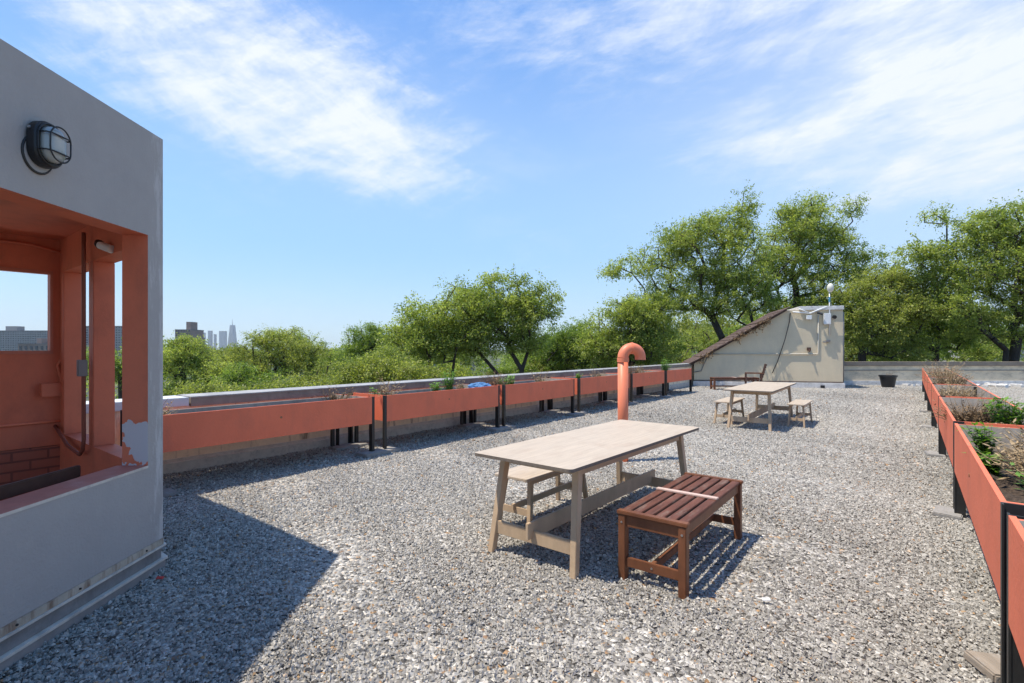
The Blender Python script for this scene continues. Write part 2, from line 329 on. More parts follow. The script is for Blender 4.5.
# gravel bed: base sheet, then loose stones
def gravel_mat(stones):
    m = bpy.data.materials.new('grey_gravel' if stones else 'gravel_bed'); m.use_nodes = True; N = m.node_tree.nodes; L = m.node_tree.links; p = N['Principled BSDF']
    p.inputs['Roughness'].default_value = .8; p.inputs['Specular IOR Level'].default_value = .25
    tc = N.new('ShaderNodeTexCoord'); ramp = N.new('ShaderNodeValToRGB'); cr = ramp.color_ramp
    cols = [(0, (.060, .054, .046)), (.14, (.14, .127, .110)), (.34, (.29, .27, .237)), (.60, (.42, .392, .345)), (.84, (.55, .515, .455)), (.94, (.72, .67, .59)), (.965, (.48, .30, .15)), (1, (.30, .19, .12))]
    while len(cr.elements) < len(cols): cr.elements.new(.5)
    for e, (p_, c) in zip(cr.elements, cols): e.position = p_; e.color = (*c, 1)
    if stones:
        at = N.new('ShaderNodeAttribute'); at.attribute_name = 'tint'; L.new(at.outputs['Fac'], ramp.inputs[0])
        n = N.new('ShaderNodeTexNoise'); n.inputs['Scale'].default_value = 90; L.new(tc.outputs['Object'], n.inputs['Vector'])
        mx = N.new('ShaderNodeMix'); mx.data_type = 'RGBA'; mx.blend_type = 'MULTIPLY'; mx.inputs[0].default_value = .35
        L.new(ramp.outputs[0], mx.inputs[6]); L.new(n.outputs[1], mx.inputs[7])
        hs = N.new('ShaderNodeHueSaturation'); hs.inputs['Value'].default_value = 1.22; L.new(mx.outputs[2], hs.inputs['Color'])
        hs.inputs['Saturation'].default_value = .8
        hs2 = N.new('ShaderNodeMix'); hs2.data_type = 'RGBA'; hs2.inputs[0].default_value = .0; L.new(hs.outputs[0], hs2.inputs[6]); L.new(ramp.outputs[0], hs2.inputs[7])
        L.new(ramp.outputs[0], p.inputs['Base Color'])
    else:
        vo = N.new('ShaderNodeTexVoronoi'); vo.inputs['Scale'].default_value = 38; L.new(tc.outputs['Object'], vo.inputs['Vector'])
        sp = N.new('ShaderNodeSeparateColor'); L.new(vo.outputs['Color'], sp.inputs[0]); L.new(sp.outputs[0], ramp.inputs[0])
        L.new(ramp.outputs[0], p.inputs['Base Color'])
        b = N.new('ShaderNodeBump'); b.invert = True; b.inputs['Distance'].default_value = .03; L.new(vo.outputs['Distance'], b.inputs['Height']); L.new(b.outputs[0], p.inputs['Normal'])
    return m
g = MB(); q = [sw(-3, PV0), line_at_y(PV0, FARY), Vector((26, FARY, 0)), Vector((26, -4, 0)), Vector((-3, -4, 0))]
g.add([(p.x, p.y, 0) for p in q], [tuple(range(5))])
struct(g.build('gravel_floor', gravel_mat(False)))

rng = np.random.default_rng(7)
def make_gravel():
    def sample(n, y0, y1):
        s = rng.uniform(.4, 27, n); v = rng.uniform(-7.05, 1.1, n)
        X = U.x*s + V.x*v; Y = U.y*s + V.y*v
        k = (Y > max(1.15, y0)) & (Y < min(FARY, y1)) & (X > -Y*1.10-.3) & (X < Y*1.10+.3) & ~((X < -2.42) & (Y < 3.2)) & ~((X > 12.3) & (v > 1.0))
        return X[k], Y[k]
    # strip area is 26.6 x 8.15 = 217 m2: n per layer sets the stones per square metre
    parts = []
    for y0, y1, per, sz in ((1.15, 3.6, 7600, .0093), (3.6, 6.5, 5200, .0103), (6.5, 11, 2900, .0122), (11, 21.3, 1100, .0160)):
        X, Y = sample(int(per*217), y0, y1); parts.append((X, Y, np.full(len(X), sz)))
    X, Y, sz = [np.concatenate(q) for q in zip(*parts)]; n = len(X); print('stones', n)
    base = np.array([[1, .5, -.2], [-.9, .6, -.2], [-1, -.5, -.2], [.9, -.6, -.2], [.4, .05, 1], [-.4, -.05, 1]], float)
    fac = np.array([[0, 1, 5], [0, 5, 4], [1, 2, 5], [2, 3, 4], [2, 4, 5], [3, 0, 4]])
    base = base[None]*np.ones((n, 1, 1)) + rng.normal(0, .13, (n, 6, 3))
    size = sz*.80*rng.lognormal(0, .24, n)
    sc = np.stack([size*rng.uniform(.8, 1.45, n), size*rng.uniform(.8, 1.3, n), size*rng.uniform(.6, 1.15, n)], 1)
    P = base*sc[:, None, :]
    a = rng.uniform(0, 2*np.pi, n); tl = rng.normal(0, .38, n)
    ct, st = np.cos(tl), np.sin(tl); P = np.stack([P[..., 0]*ct[:, None]+P[..., 2]*st[:, None], P[..., 1], -P[..., 0]*st[:, None]+P[..., 2]*ct[:, None]], -1)
    ca, sa = np.cos(a), np.sin(a); P = np.stack([P[..., 0]*ca[:, None]-P[..., 1]*sa[:, None], P[..., 0]*sa[:, None]+P[..., 1]*ca[:, None], P[..., 2]], -1)
    und = .007*np.sin(X*2.1+1)*np.cos(Y*1.7)+.004*np.sin(X*5.3+Y*3.1)
    z = rng.uniform(-.013, .011, n)+und
    P[..., 0] += X[:, None]; P[..., 1] += Y[:, None]; P[..., 2] += z[:, None]
    patch = .06*np.sin(X*1.3+.6*Y)+.05*np.sin(Y*.9-X*.5+2)
    t = np.clip(rng.beta(3.4, 2.8, n)*.93+patch, 0, .93); o_ = rng.random(n); t = np.where(o_ < .022, rng.uniform(.95, 1, n), t)
    fs = (fac[None] + (np.arange(n)*6)[:, None, None]).reshape(-1, 3)
    o = fastmesh('gravel', P.reshape(-1, 3), fs, gravel_mat(True), attr={'tint': np.repeat(t, 6)})
    o['kind'] = 'stuff'; tag(o, 'loose grey crushed stone covering the roof deck', 'gravel')
make_gravel()

# ------------------------------------------------------------------ parapets
def parapet_wall_mat():
    m = mat('stained_parapet', (.84, .70, .50), .85, .12, 5, .3, 40, stain=(.13, .09, .065), sscale=9, samt=.8, slo=.54, shi=.68, sstretch=(1, 1, .12)); return m
M['parapet_wall'] = parapet_wall_mat()
s0 = -14; s1 = (FARY - V.y*PV0)/U.y
root = thing('parapet_wall', 'long stained parapet with grey metal coping behind the left planters', 'parapet', tuple(sw(4, -7.2)))
inv = Matrix.Translation(-root.location)
def rows(mb, s_0, s_1, v0, v1, z0, z1, mi=0):
    c = sw((s_0+s_1)/2, (v0+v1)/2, (z0+z1)/2) - root.location
    mb.box(c, (abs(s_1-s_0), abs(v1-v0), z1-z0), rotz(U), mi)
b = MB(); rows(b, s0, s1, PV0, PV1, .0, .8); b.build('wall', M['parapet_wall'], root)
b = MB(); rows(b, s0, s1, PV0+.05, PV0, .0, .13); rows(b, s0, s1, PV0+.02, PV0, .13, .17); b.build('base_flashing', M['flash_light'], root)
random.seed(3)
s = 2.55
while s < s1-.1:
    e = min(s+3.05, s1); b = MB(); rows(b, s, e-.02, PV0+.035, PV1-.03, .79, .895); b.build('coping_fascia', M['fascia'], root); b = MB(); rows(b, s, e-.02, PV0+.045, PV1-.04, .895, .912); b.build('coping', M['cap_metal'], root, bevel=.004)
    b = MB(); rows(b, e-.05, e+.03, PV0+.038, PV1-.03, .787, .913); b.build('coping_joint', M['cap_metal'], root); s = e
b = MB(); rows(b, s0, 2.53, PV0+.035, PV1-.03, .80, .905); b.build('coping', M['cap_white'], root, bevel=.006)

# far parapet (runs across, to the right of the beige stair house)
root = thing('parapet_wall', 'low weathered parapet with dark coping across the far end, behind the black pot', 'parapet', (18.5, FARY+.18, 0))
b = MB(); b.box((0, 0, .40), (15, .36, .80)); b.build('wall', mat('weathered_render', (.70, .57, .40), .9, .15, 2.5, .4, 30, stain=(.18, .16, .14), sscale=3, samt=.6, slo=.5, shi=.72, sstretch=(1, 1, 2.5)), root)
b = MB(); b.box((0, 0, .885), (15.02, .46, .17)); b.build('coping', mat('dark_coping', (.21, .175, .14), .8, .2, 3, .3, 20), root, bevel=.01)
b = MB(); b.box((0, -.22, .09), (14.98, .08, .18)); b.build('base_flashing', M['white_rough'], root, bevel=.01)
b = MB(); b.box((.2, -.19, .62), (14.6, .03, .03)); b.build('wire_rail', M['flash'], root)

# ------------------------------------------------------------------ grey and orange pavilion on the left
C = Vector((-2.40, 3.52, 0)); WD = -V                          # far side wall runs along WD
def FX(y): return -2.40 + .0234*(3.52-y)                     # front wall outer face
TH = .17
pav = thing('roof_pavilion', 'grey stucco pavilion with orange painted interior and a wide open window, left', 'pavilion', (-3.4, 2, 0))
def loc(p): return Vector(p)-pav.location
Y0 = -2.0
def pt(y, off=0): return (FX(y)-off-pav.location.x, y-pav.location.y)
side_len = 2.13
Ce = C + WD*side_len
# outer footprint; inner corner
n_in = -U                                                      # inward normal of the side wall
ci_y = 3.52 - .10; 
inner0 = Vector((-2.40-TH, 3.52-TH*.49, 0))
def front_piece(y0, y1, z0, z1, mb, endmi):
    # mats: 0 stucco, 1 orange, 2 jamb
    a, b_ = pt(y0), pt(y1); c, d = pt(y1, TH), pt(y0, TH)
    mb.prism([a, b_, c, d], z0, z1, 1, [0, endmi[1], 1, endmi[0]])
wall = MB()
Yj = 3.37; ZS, ZHD, ZT = .73, 2.25, 2.94
front_piece(Y0, Yj, .204, ZS-.012, wall, (0, 1)); front_piece(Y0, Yj, ZHD, ZT, wall, (0, 1))
# corner pier: polygon joining the front wall and the side wall
c0 = pt(Yj); c1 = (C.x-pav.location.x, C.y-pav.location.y)
s_in = C + WD*.20; c2 = (s_in.x-pav.location.x, s_in.y-pav.location.y)
q = s_in - U*.14; c3 = (q.x-pav.location.x, q.y-pav.location.y); c4 = pt(Yj, TH)
wall.prism([c0, c1, c2, c3, c4], .204, ZT, 0, [0, 0, 1, 1, 2])
# side wall below sill, lintel above
def side_piece(t0, t1, z0, z1, mb, th=.14, ins=0, mi=1, outer=0):
    a = C+WD*t0-U*ins; b_ = C+WD*t1-U*ins; c = b_-U*th; d = a-U*th
    mb.prism([(p.x-pav.location.x, p.y-pav.location.y) for p in (a, b_, c, d)], z0, z1, mi, [outer, mi, mi, mi])
side_piece(.20, side_len, .204, ZS-.004, wall); side_piece(.20, side_len, 2.2, ZT, wall)
wall.build('wall', [M['stucco'], M['rust_orange'], M['jamb']], pav)
# painted sill of the front opening
b = MB(); a, b_, c, d = pt(Y0), pt(Yj), pt(Yj, TH+.03), pt(Y0, TH+.03)
b.prism([(a[0]+.004, a[1]), (b_[0]+.004, b_[1]-.002), (c[0], c[1]-.002), d], ZS-.012, ZS+.004, 0, [1, 0, 0, 0]); b.build('window_sill', [mat('dusty_orange_sill', (.46, .17, .12), .7, .12, 6, .2, 60, stain=(.50, .33, .28), sscale=5, samt=.5), M['flash_light']], pav)
for t in (1.055, 1.995):
    b = MB(); side_piece(t, t+.13, ZS-.004, 2.2, b); b.build('column', M['rust_orange'], pav, bevel=.004)
# rear wall with window, perpendicular to the side wall
K = C + WD*side_len
def rear_piece(q0, q1, z0, z1, mb, mi=0, th=.15, ins=0.0):
    a = K-U*q0+V*ins; b_ = K-U*q1+V*ins; c = b_+V*(-th); d = a+V*(-th)
    mb.prism([(p.x-pav.location.x, p.y-pav.location.y) for p in (a, b_, c, d)], z0, z1, mi)
b = MB(); rear_piece(0, 3.2, .62, 1.47, b); rear_piece(0, 3.2, 2.19, ZT, b); rear_piece(0, .20, 1.47, 2.19, b); rear_piece(2.4, 3.2, 1.47, 2.19, b)
b.build('rear_wall', M['rust_orange'], pav)
b = MB(); rear_piece(0, 3.2, 0, .615, b); o = b.build('brick_wall', M['brickpaint'], pav)
uvl = o.data.uv_layers.new(name='UVMap')
for poly in o.data.polygons:
    for li in poly.loop_indices:
        co = o.data.vertices[o.data.loops[li].vertex_index].co; w = co+pav.location
        uvl.data[li].uv = (Vector(w).dot(U), w.z)
fr = MB()
for (q0, q1, z0, z1) in ((.19, .21, 1.46, 2.2), (.19, 2.42, 1.455, 1.485), (.19, 2.42, 2.18, 2.21)): rear_piece(q0, q1, z0, z1, fr, ins=.012, th=.05)
fr.build('window_frame', mat('orange_frame', (.50, .16, .10), .6, .1, 5), pav)
# ceiling, ribs and floor
Kr = K-U*3.2
b = MB(); poly = [pt(Y0, TH-.01), pt(3.40, TH-.01), (K.x-pav.location.x, K.y-pav.location.y), (Kr.x-pav.location.x, Kr.y-pav.location.y), (Kr.x-pav.location.x, Y0-pav.location.y)]
b.prism(poly, 2.50, 2.60); b.build('ceiling', M['rust_orange'], pav)
b = MB(); b.prism([(x, y) for x, y in poly], .0, .03); b.build('floor', M['concrete'], pav)
b = MB(); Ko = K+WD*.75; outl = [(pt(Y0)[0]-.004, pt(Y0)[1]), (c1[0]-.004, c1[1]-.004), (Ko.x-pav.location.x, Ko.y-pav.location.y-.004), (Ko.x-U.x*3.2-pav.location.x, Ko.y-U.y*3.2-pav.location.y), (Kr.x-pav.location.x-.15, Kr.y-pav.location.y), (Kr.x-pav.location.x-.15, Y0-pav.location.y)]  # unseen overhang past the rear wall, added to extend the shadow on the gravel
b.prism(outl, ZT-.10, ZT-.02); b.build('roof_slab_and_shadow_overhang', M['flat_roof'], pav)
for i, yy in enumerate((1.6, 2.75)):
    b = MB(); b.beam(loc((FX(yy)-TH-.005, yy, 2.44)), loc((FX(yy)-2.4, yy+1.0, 2.44)), .12, .12); b.build('ceiling_beam', M['rust_orange'], pav)
# base flashings of the front and the side
def base_band(z0, z1, proud, name, m, bev=.003):
    mb = MB(); a = C+Vector((proud, 0, 0)); o_ = C + Vector((proud, proud*.5, 0))
    e = C + WD*side_len + U*proud
    mb.prism([(FX(Y0)+proud-pav.location.x, Y0-pav.location.y), (o_.x-pav.location.x, o_.y+proud*.6-pav.location.y), (e.x-pav.location.x, e.y-pav.location.y), (e.x-U.x*(.12+proud)-pav.location.x, e.y-U.y*(.12+proud)-pav.location.y), (C.x-.1-pav.location.x, C.y-.12-pav.location.y), (FX(Y0)-.1-pav.location.x, Y0-pav.location.y)], z0, z1)
    mb.build(name, m, pav, bevel=bev)
base_band(.16, .202, .004, 'flashing_strip', M['flash_strip']); base_band(.148, .160, .014, 'flashing_lip', M['flash_light'], 0)
base_band(.070, .148, -.006, 'flashing_membrane', M['flash']); base_band(.055, .070, .020, 'flashing_lip', M['flash_light'], 0)
base_band(.0, .055, .012, 'base_curb', M['flash_strip'].copy() if False else mat('weathered_curb', (.27, .25, .235), .85, .2, 6, .3, 30))
b = MB()
for yy in (2.45, 2.82, 3.35): b = MB(); b.tube([loc((FX(yy)+.002, yy, .18)), loc((FX(yy)+.010, yy, .18))], .006, 8); b.build('fixing_screw', M['black_steel'], pav)
# conduits, junction box, floodlight
def on_side(t, z, off=.02): p = C+WD*t-U*(.14+off); return loc((p.x, p.y, z))
def on_rear(q, z, off=.02): p = K-U*q+V*off; return loc((p.x, p.y, z))
b = MB(); b.tube([on_side(1.10, 2.42, .05), on_side(1.10, 2.30, .05), on_side(1.10, .78, .05), on_side(1.13, .70, .05), on_side(1.22, .65, .05), on_side(1.6, .68, .05), on_side(2.25, .82, .03)], .014, 8); b.build('conduit', mat('brown_conduit', (.22, .065, .04), .5), pav, smooth=True)
b = MB(); b.tube([on_rear(.12, .45), on_rear(.12, 1.15), on_rear(.16, 1.35), on_rear(.06, 1.55), on_rear(.06, 2.2), on_rear(.10, 2.38), on_rear(.35, 2.43), on_rear(2.0, 2.43)], .013, 8); b.build('conduit', M['rust_orange'], pav, smooth=True)
b = MB(); b.tube([on_rear(.03, .35), on_rear(.03, 2.46), ], .010, 8); b.build('conduit', M['pipe_orange'], pav, smooth=True)
b = MB(); b.tube([on_rear(.05, .84), on_rear(1.5, .83)], .011, 8); b.build('conduit', M['pipe_orange'], pav, smooth=True)
b = MB(); p = on_rear(.20, 1.13, .03); b.box(p, (.16, .07, .12), rotz(U)); b.build('junction_box', M['rust_orange'], pav, bevel=.004)
b = MB(); p = on_side(1.10, 1.35, .06); b.box(p, (.05, .06, .13), rotz(V)); b.build('switch_box', mat('grey_box', (.2, .17, .16), .5), pav, bevel=.004)
fl = thing('security_camera', 'small white bullet camera under the pavilion lintel beside the conduit', 'camera', tuple(C+WD*.62-U*.20+Vector((0, 0, 2.26))))
b = MB(); b.tube([(0, 0, .0), (.10, -.02, -.035)], [.028, .03], 14); b.build('housing', M['white_plastic'], fl, smooth=False)
b = MB(); b.tube([(-.04, .03, .03), (0, 0, .0)], [.02, .016], 10); b.tube([(-.015, .01, .012), (.002, 0, 0)], [.031, .031], 14); b.build('bracket', M['black_plastic'], fl)

# bulkhead lamp on the header wall
def bulkhead():
    yc = 2.575; zc = 2.525
    t = thing('bulkhead_lamp', 'oval black caged bulkhead lamp on the grey wall above the opening', 'wall lamp', (FX(yc)+.001, yc, zc), 0); t.scale = (.80, .86, .96)
    def stadium(w, h, r, n=8):
        pts = []
        for cx, cy, a0 in ((w/2-r, h/2-r, 0), (-(w/2-r), h/2-r, 90), (-(w/2-r), -(h/2-r), 180), (w/2-r, -(h/2-r), 270)):
            for k in range(n+1):
                a = R(a0+90*k/n); pts.append((cx+r*math.cos(a), cy+r*math.sin(a)))
        return pts
    def loft(mb, rings, mi=0, cap=True):
        n = len(rings[0]); vs = [p for r_ in rings for p in r_]
        fs = [(i*n+k, i*n+(k+1) % n, (i+1)*n+(k+1) % n, (i+1)*n+k) for i in range(len(rings)-1) for k in range(n)]
        mb.add(vs, fs, mi)
        if cap: mb.add(rings[-1], [tuple(range(n))], mi); mb.add(rings[0], [tuple(range(n))[::-1]], mi)
    def ring(x, w, h, r): return [(x, y, z) for y, z in stadium(w, h, r)]
    b = MB(); loft(b, [ring(.012, .19, .235, .085), ring(.06, .19, .235, .085), ring(.072, .18, .225, .08)]); b.build('body', M['black_plastic'], t, smooth=False, bevel=.002)
    b = MB(); loft(b, [ring(.07, .145, .19, .068), ring(.10, .138, .182, .066), ring(.122, .11, .155, .052), ring(.130, .06, .10, .028)]); b.build('lens', M['glass'], t, smooth=True)
    cg = MB()
    lp = [Vector((.135, y, z)) for y, z in stadium(.135, .18, .066)]; cg.tube(lp+[lp[0]], .0045, 6)
    lp = [Vector((.075, y, z)) for y, z in stadium(.165, .21, .078)]; cg.tube(lp+[lp[0]], .006, 6)
    for z in (-.045, .045):
        cg.tube([(.07, -.082, z), (.12, -.078, z), (.138, -.05, z), (.138, .05, z), (.12, .078, z), (.07, .082, z)], .0042, 6)
    cg.build('cage', M['black_steel'], t, smooth=True)
    b = MB(); lp = [Vector((.006, -.015+.095*math.cos(a), -.055+.095*math.sin(a))) for a in [2*math.pi*k/28 for k in range(29)]]; b.tube(lp, .007, 8)
    b.build('mounting_ring', M['black_steel'], t, smooth=True)
    b = MB(); b.tube([(0, -.015, -.055), (.010, -.015, -.055)], .09, 28); b.build('back_plate', mat('grey_plate', (.33, .32, .31), .5), t)
    b = MB(); b.tube([(.035, -.097, .06), (.035, -.103, .06)], .008, 8); b.build('screw', M['screw'], t)
bulkhead()

# dark bench inside the pavilion
bn = thing('garden_bench', 'dark brown wooden bench with backrest inside the orange pavilion', 'bench', (-2.95, 2.3, .05))
b = MB(); b.box((.16, 0, .665), (.03, 2.0, .075), None); b.build('backrest', M['dark_wood'], bn, bevel=.006)
b = MB()
for x in (-.28, -.18, -.08, .02): b.box((x, 0, .42), (.075, 2.0, .025))
b.build('seat', M['dark_wood'], bn, bevel=.004)
for y in (-.92, .92):
    for x in (.13, -.30):
        b = MB(); b.box((x, y, .2 if x < 0 else .34), (.05, .05, .4 if x < 0 else .68)); b.build('leg', M['dark_wood'], bn, bevel=.004)

# ------------------------------------------------------------------ planters
BZ0 = .41
def make_planter(name, label, length, zt, group, ws=1, width=.65, BZ0=.41, soil=.13):
    """local x along the row, +y = the deck-facing side (sign ws)"""
    t = thing(name, label, 'planter', group=group)
    th = .022
    for side, nm in ((1, 'front_panel'), (-1, 'rear_panel')):
        y = side*ws*(width/2-th/2)
        mb = MB(); z0, z1 = BZ0, zt - (.045 if side == -1 and ws == -1 else 0); rimm = 1 if side == -1 and ws == -1 else 0
        x0, x1 = -length/2+.045, length/2-.045
        # outside and rim orange, inside grey
        out = y+side*ws*th/2; inn = y-side*ws*th/2
        mb.add([(x0, out, z0), (x1, out, z0), (x1, out, z1), (x0, out, z1)], [(0, 1, 2, 3)], 0)
        mb.add([(x0, inn, z0), (x1, inn, z0), (x1, inn, z1), (x0, inn, z1)], [(3, 2, 1, 0)], 1)
        mb.add([(x0, out, z1), (x1, out, z1), (x1, inn, z1), (x0, inn, z1)], [(0, 1, 2, 3)], rimm)
        mb.add([(x0, out, z0), (x0, inn, z0), (x1, inn, z0), (x1, out, z0)], [(0, 1, 2, 3)], 0)
        mb.add([(x0, out, z0), (x0, out, z1), (x0, inn, z1), (x0, inn, z0)], [(0, 1, 2, 3)], 1)
        mb.add([(x1, out, z0), (x1, out, z1), (x1, inn, z1), (x1, inn, z0)], [(0, 1, 2, 3)], 1)
        mb.build(nm, [M['planter_orange'], M['grey_ply']], t)
        if side == 1:
            k = MB(); k.tube([(0, out+side*ws*.0005, (z0+z1)/2+.04), (0, out+side*ws*.004, (z0+z1)/2+.04)], .013, 12); k.build('knot', M['knot'], t)
    for e in (-1, 1):
        x = e*(length/2-.075); mb = MB(); w = width/2-th-.002
        xo, xi = x+e*th/2, x-e*th/2
        mb.add([(xo, -w, BZ0), (xo, w, BZ0), (xo, w, zt-.004), (xo, -w, zt-.004)], [(0, 1, 2, 3)], 0)
        mb.add([(xi, -w, BZ0), (xi, w, BZ0), (xi, w, zt-.004), (xi, -w, zt-.004)], [(0, 1, 2, 3)], 1)
        mb.add([(xo, -w, zt-.004), (xo, w, zt-.004), (xi, w, zt-.004), (xi, -w, zt-.004)], [(0, 1, 2, 3)], 0)
        mb.add([(xo, -w, BZ0), (xo, w, BZ0), (xi, w, BZ0), (xi, -w, BZ0)], [(0, 1, 2, 3)], 0)
        mb.build('end_panel', [M['planter_orange'], M['grey_ply']], t)
        for sd in (-1, 1):
            mb = MB(); yo = sd*width/2; X = e*length/2
            # steel angle: flange across the panel end plus flange along the end
            mb.box((X-e*.022, yo-sd*.004, (zt+.0)/2+.0), (.044, .008, zt)); mb.box((X-e*.0335, yo-sd*.043, zt/2), (.008, .070, zt)) 
            mb.build('post', M['black_steel'], t)
        mb = MB(); mb.box((e*(length/2-.125), -ws*(width/2-.022-.022), zt/2-.01), (.05, .04, zt-.02)); mb.build('inner_post', M['black_steel'], t)
    b = MB(); n1 = 24; n2 = 7; Lx = length/2-.10; Ly = width/2-.03; rr = random.Random(hash(length) & 255)
    vs = [(-Lx+2*Lx*i/n1, -Ly+2*Ly*j/n2, zt-soil+rr.uniform(-.025, .03)) for i in range(n1+1) for j in range(n2+1)]
    fs = [(i*(n2+1)+j, (i+1)*(n2+1)+j, (i+1)*(n2+1)+j+1, i*(n2+1)+j+1) for i in range(n1) for j in range(n2)]
    b.add(vs, fs); b.build('soil', M['soil'], t, smooth=True)
    b = MB(); b.box((0, 0, BZ0+.012), (length-.2, width-.06, .02)); b.build('base_board', M['grey_ply'], t)
    return t
ZL, ZR = .825, .84
VL = -6.0; VR = .305
def place_planter(t, s0, s1, vface, sgn):
    t.location = sw((s0+s1)/2, vface - sgn*(.445 if sgn == 1 else .325)); t.rotation_euler = (0, 0, rotz(U))
ordn = ['nearest', 'second', 'third', 'fourth', 'fifth', 'sixth', 'seventh']
left_s = [(1.80, 4.53), (4.70, 7.33), (7.46, 10.0), (10.22, 12.87), (13.03, 15.38), (15.53, 17.87)]
lab_l = ['long orange planter trough nearest the pavilion on the left parapet side', 'orange planter trough on the left holding green sprouts and a blue tarp', 'orange planter trough third from the pavilion, just beyond the blue tarp',
         'orange planter trough fourth from the pavilion, partly behind the orange vent pipe', 'orange planter trough fifth from the pavilion, second from the beige wall', 'short orange planter trough at the beige wall, farthest in the left row']
for (a, b_), lb in zip(left_s, lab_l):
    t = make_planter('planter', lb, b_-a, ZL, 'orange planters along the left parapet', -1, BZ0=.445, width=.89); place_planter(t, a, b_, VL, 1)
right_s = [(-.25, 2.86), (3.0, 6.06), (6.16, 9.30), (9.40, 12.52), (12.62, 15.62), (15.72, 18.9), (19.0, 22.9)]
lab_r = ['orange planter at the lower right corner, cut by the frame', 'orange planter on the right with bare soil, green sprouts and dead stems', 'orange planter on the right holding a dry shrub and bright green plant', 'orange planter fourth in the right row, with dead grass',
         'orange planter fifth in the right row, with a bushy dry plant', 'orange planter sixth in the right row', 'last orange planter of the right row, nearest the far parapet']
for (a, b_), lb in zip(right_s, lab_r):
    t = make_planter('planter', lb, b_-a, ZR, 'orange planters along the right side', 1, soil=.20); place_planter(t, a, b_, VR, -1)

# pads under the posts
def slab(name, label, s_, v_, w, d, h, m, cat, ang=0, tilt=0, group=None):
    b = MB(); b.box((0, 0, h/2), (w, d, h)); o = b.build(name, m, bevel=.008)
    o.location = sw(s_, v_, .002); o.rotation_euler = (tilt, 0, rotz(U)+ang); tag(o, label, cat, group); return o
pl = ['pale concrete paver under the posts after the first left planter', 'pale concrete paver under the paired posts by the blue tarp', 'concrete paver under the posts before the vent pipe', 'concrete paver under the posts behind the vent pipe', 'concrete paver under the posts of the last two left planters']
for (a, b_), (c_, d_), lb in zip(left_s[:-1], left_s[1:], pl): slab('paver', lb, (b_+c_)/2, VL-.02, .62, .26, .05, M['concrete'], 'paver', .03, group='pavers under the left posts')
for (a, b_), (c_, d_), lb in zip(left_s[:-1], left_s[1:], pl): slab('paver', lb.replace('under the', 'under the rear').replace('pale ', ''), (b_+c_)/2+.03, VL-.76, .6, .24, .04, M['concrete'], 'paver', -.04, group='pavers under the left posts')
slab('paver', 'grey paver on the gravel at the corner of the pavilion', 1.75, VL-.05, .6, .26, .035, M['concrete'], 'paver', 0, group='pavers under the left posts')
rl = ['tilted grey wooden block at the lower right corner', 'grey concrete block under the second right post pair', 'small dark block under the third right post pair', 'small block under the fourth right post pair', 'small block under the fifth right post pair']
for (a, b_), (c_, d_), lb, k in zip(right_s[:-1], right_s[1:], rl, range(5)):
    if k == 0: continue
    slab('concrete_block', lb, (b_+c_)/2-.05, VR-.04+(.10 if k == 0 else 0), .30, .20, .04, M['concrete'], 'block', .12*(-1)**k, .05, group='blocks under the right posts')

o = slab('wooden_block', 'weathered wooden block lying on the gravel at the lower right corner', 0, 0, .20, .16, .045, mat('greyed_wood', (.27, .22, .17), .9, .25, 9, .4, 60, (.3, 2, 1), stain=(.42, .40, .37), sscale=6, samt=.6), 'block', .5, .06); o.location = (2.235, 2.36, .004)
# ------------------------------------------------------------------ furniture
def rounded_rect(lx, ly, r, n=5):
    pts = []
    for cx, cy, a0 in ((lx/2-r, ly/2-r, 0), (-(lx/2-r), ly/2-r, 90), (-(lx/2-r), -(ly/2-r), 180), (lx/2-r, -(ly/2-r), 270)):
        for k in range(n+1): a = R(a0+90*k/n); pts.append((cx+r*math.cos(a), cy+r*math.sin(a)))
    return pts
def make_table(label, Lt=2.27, Wt=.85, Ht=.745):
    t = thing('picnic_table', label, 'table', group='pale wooden tables on the gravel')
    b = MB(); rp = rounded_rect(Lt, Wt, .035)
    b.prism(rp, Ht-.022, Ht, 0, [1]*len(rp)); b.build('tabletop', [M['plywood_top'], M['ply_edge']], t)
    xi, yi = Lt/2-.25, Wt/2-.11
    for sx in (-1, 1):
        for sy in (-1, 1):
            b = MB(); b.beam((sx*xi, sy*yi, Ht-.023), (sx*(xi+.115), sy*(yi+.045), -.01), .062, .05, up=(0, 1, 0), w2=.05, h2=.045); b.build('leg', M['birch'], t, bevel=.003)
        b = MB(); b.beam((sx*(xi+.003), -yi+.03, Ht-.06), (sx*(xi+.003), yi-.03, Ht-.06), .022, .072); b.build('end_apron', M['birch'], t)
        b = MB(); zc = .185; b.beam((sx*(xi+.085), -yi-.02, zc), (sx*(xi+.085), yi+.02, zc), .024, .095); b.build('end_rail', M['birch'], t, bevel=.003)
    for sy in (-1, 1):
        b = MB(); b.beam((-xi+.03, sy*(yi+.004), Ht-.06), (xi-.03, sy*(yi+.004), Ht-.06), .022, .072); b.build('side_apron', M['birch'], t)
    b = MB(); b.beam((-xi-.155, 0, .235), (xi+.155, 0, .235), .024, .115); b.build('stretcher', M['birch'], t, bevel=.003)
    return t
def put(t, x, y, ang): t.location = (x, y, 0); t.rotation_euler = (0, 0, ang); return t
ta = make_table('large pale plywood table in the foreground beside the red-brown bench'); put(ta, .765, 4.34, R(90-39.6))
tb = dup(ta, (5.14, 10.50, 0), R(90-36.5), 'smaller-looking pale plywood table in the distance in front of the beige wall')
tb.scale = (1.27, 1.0, 1.0)
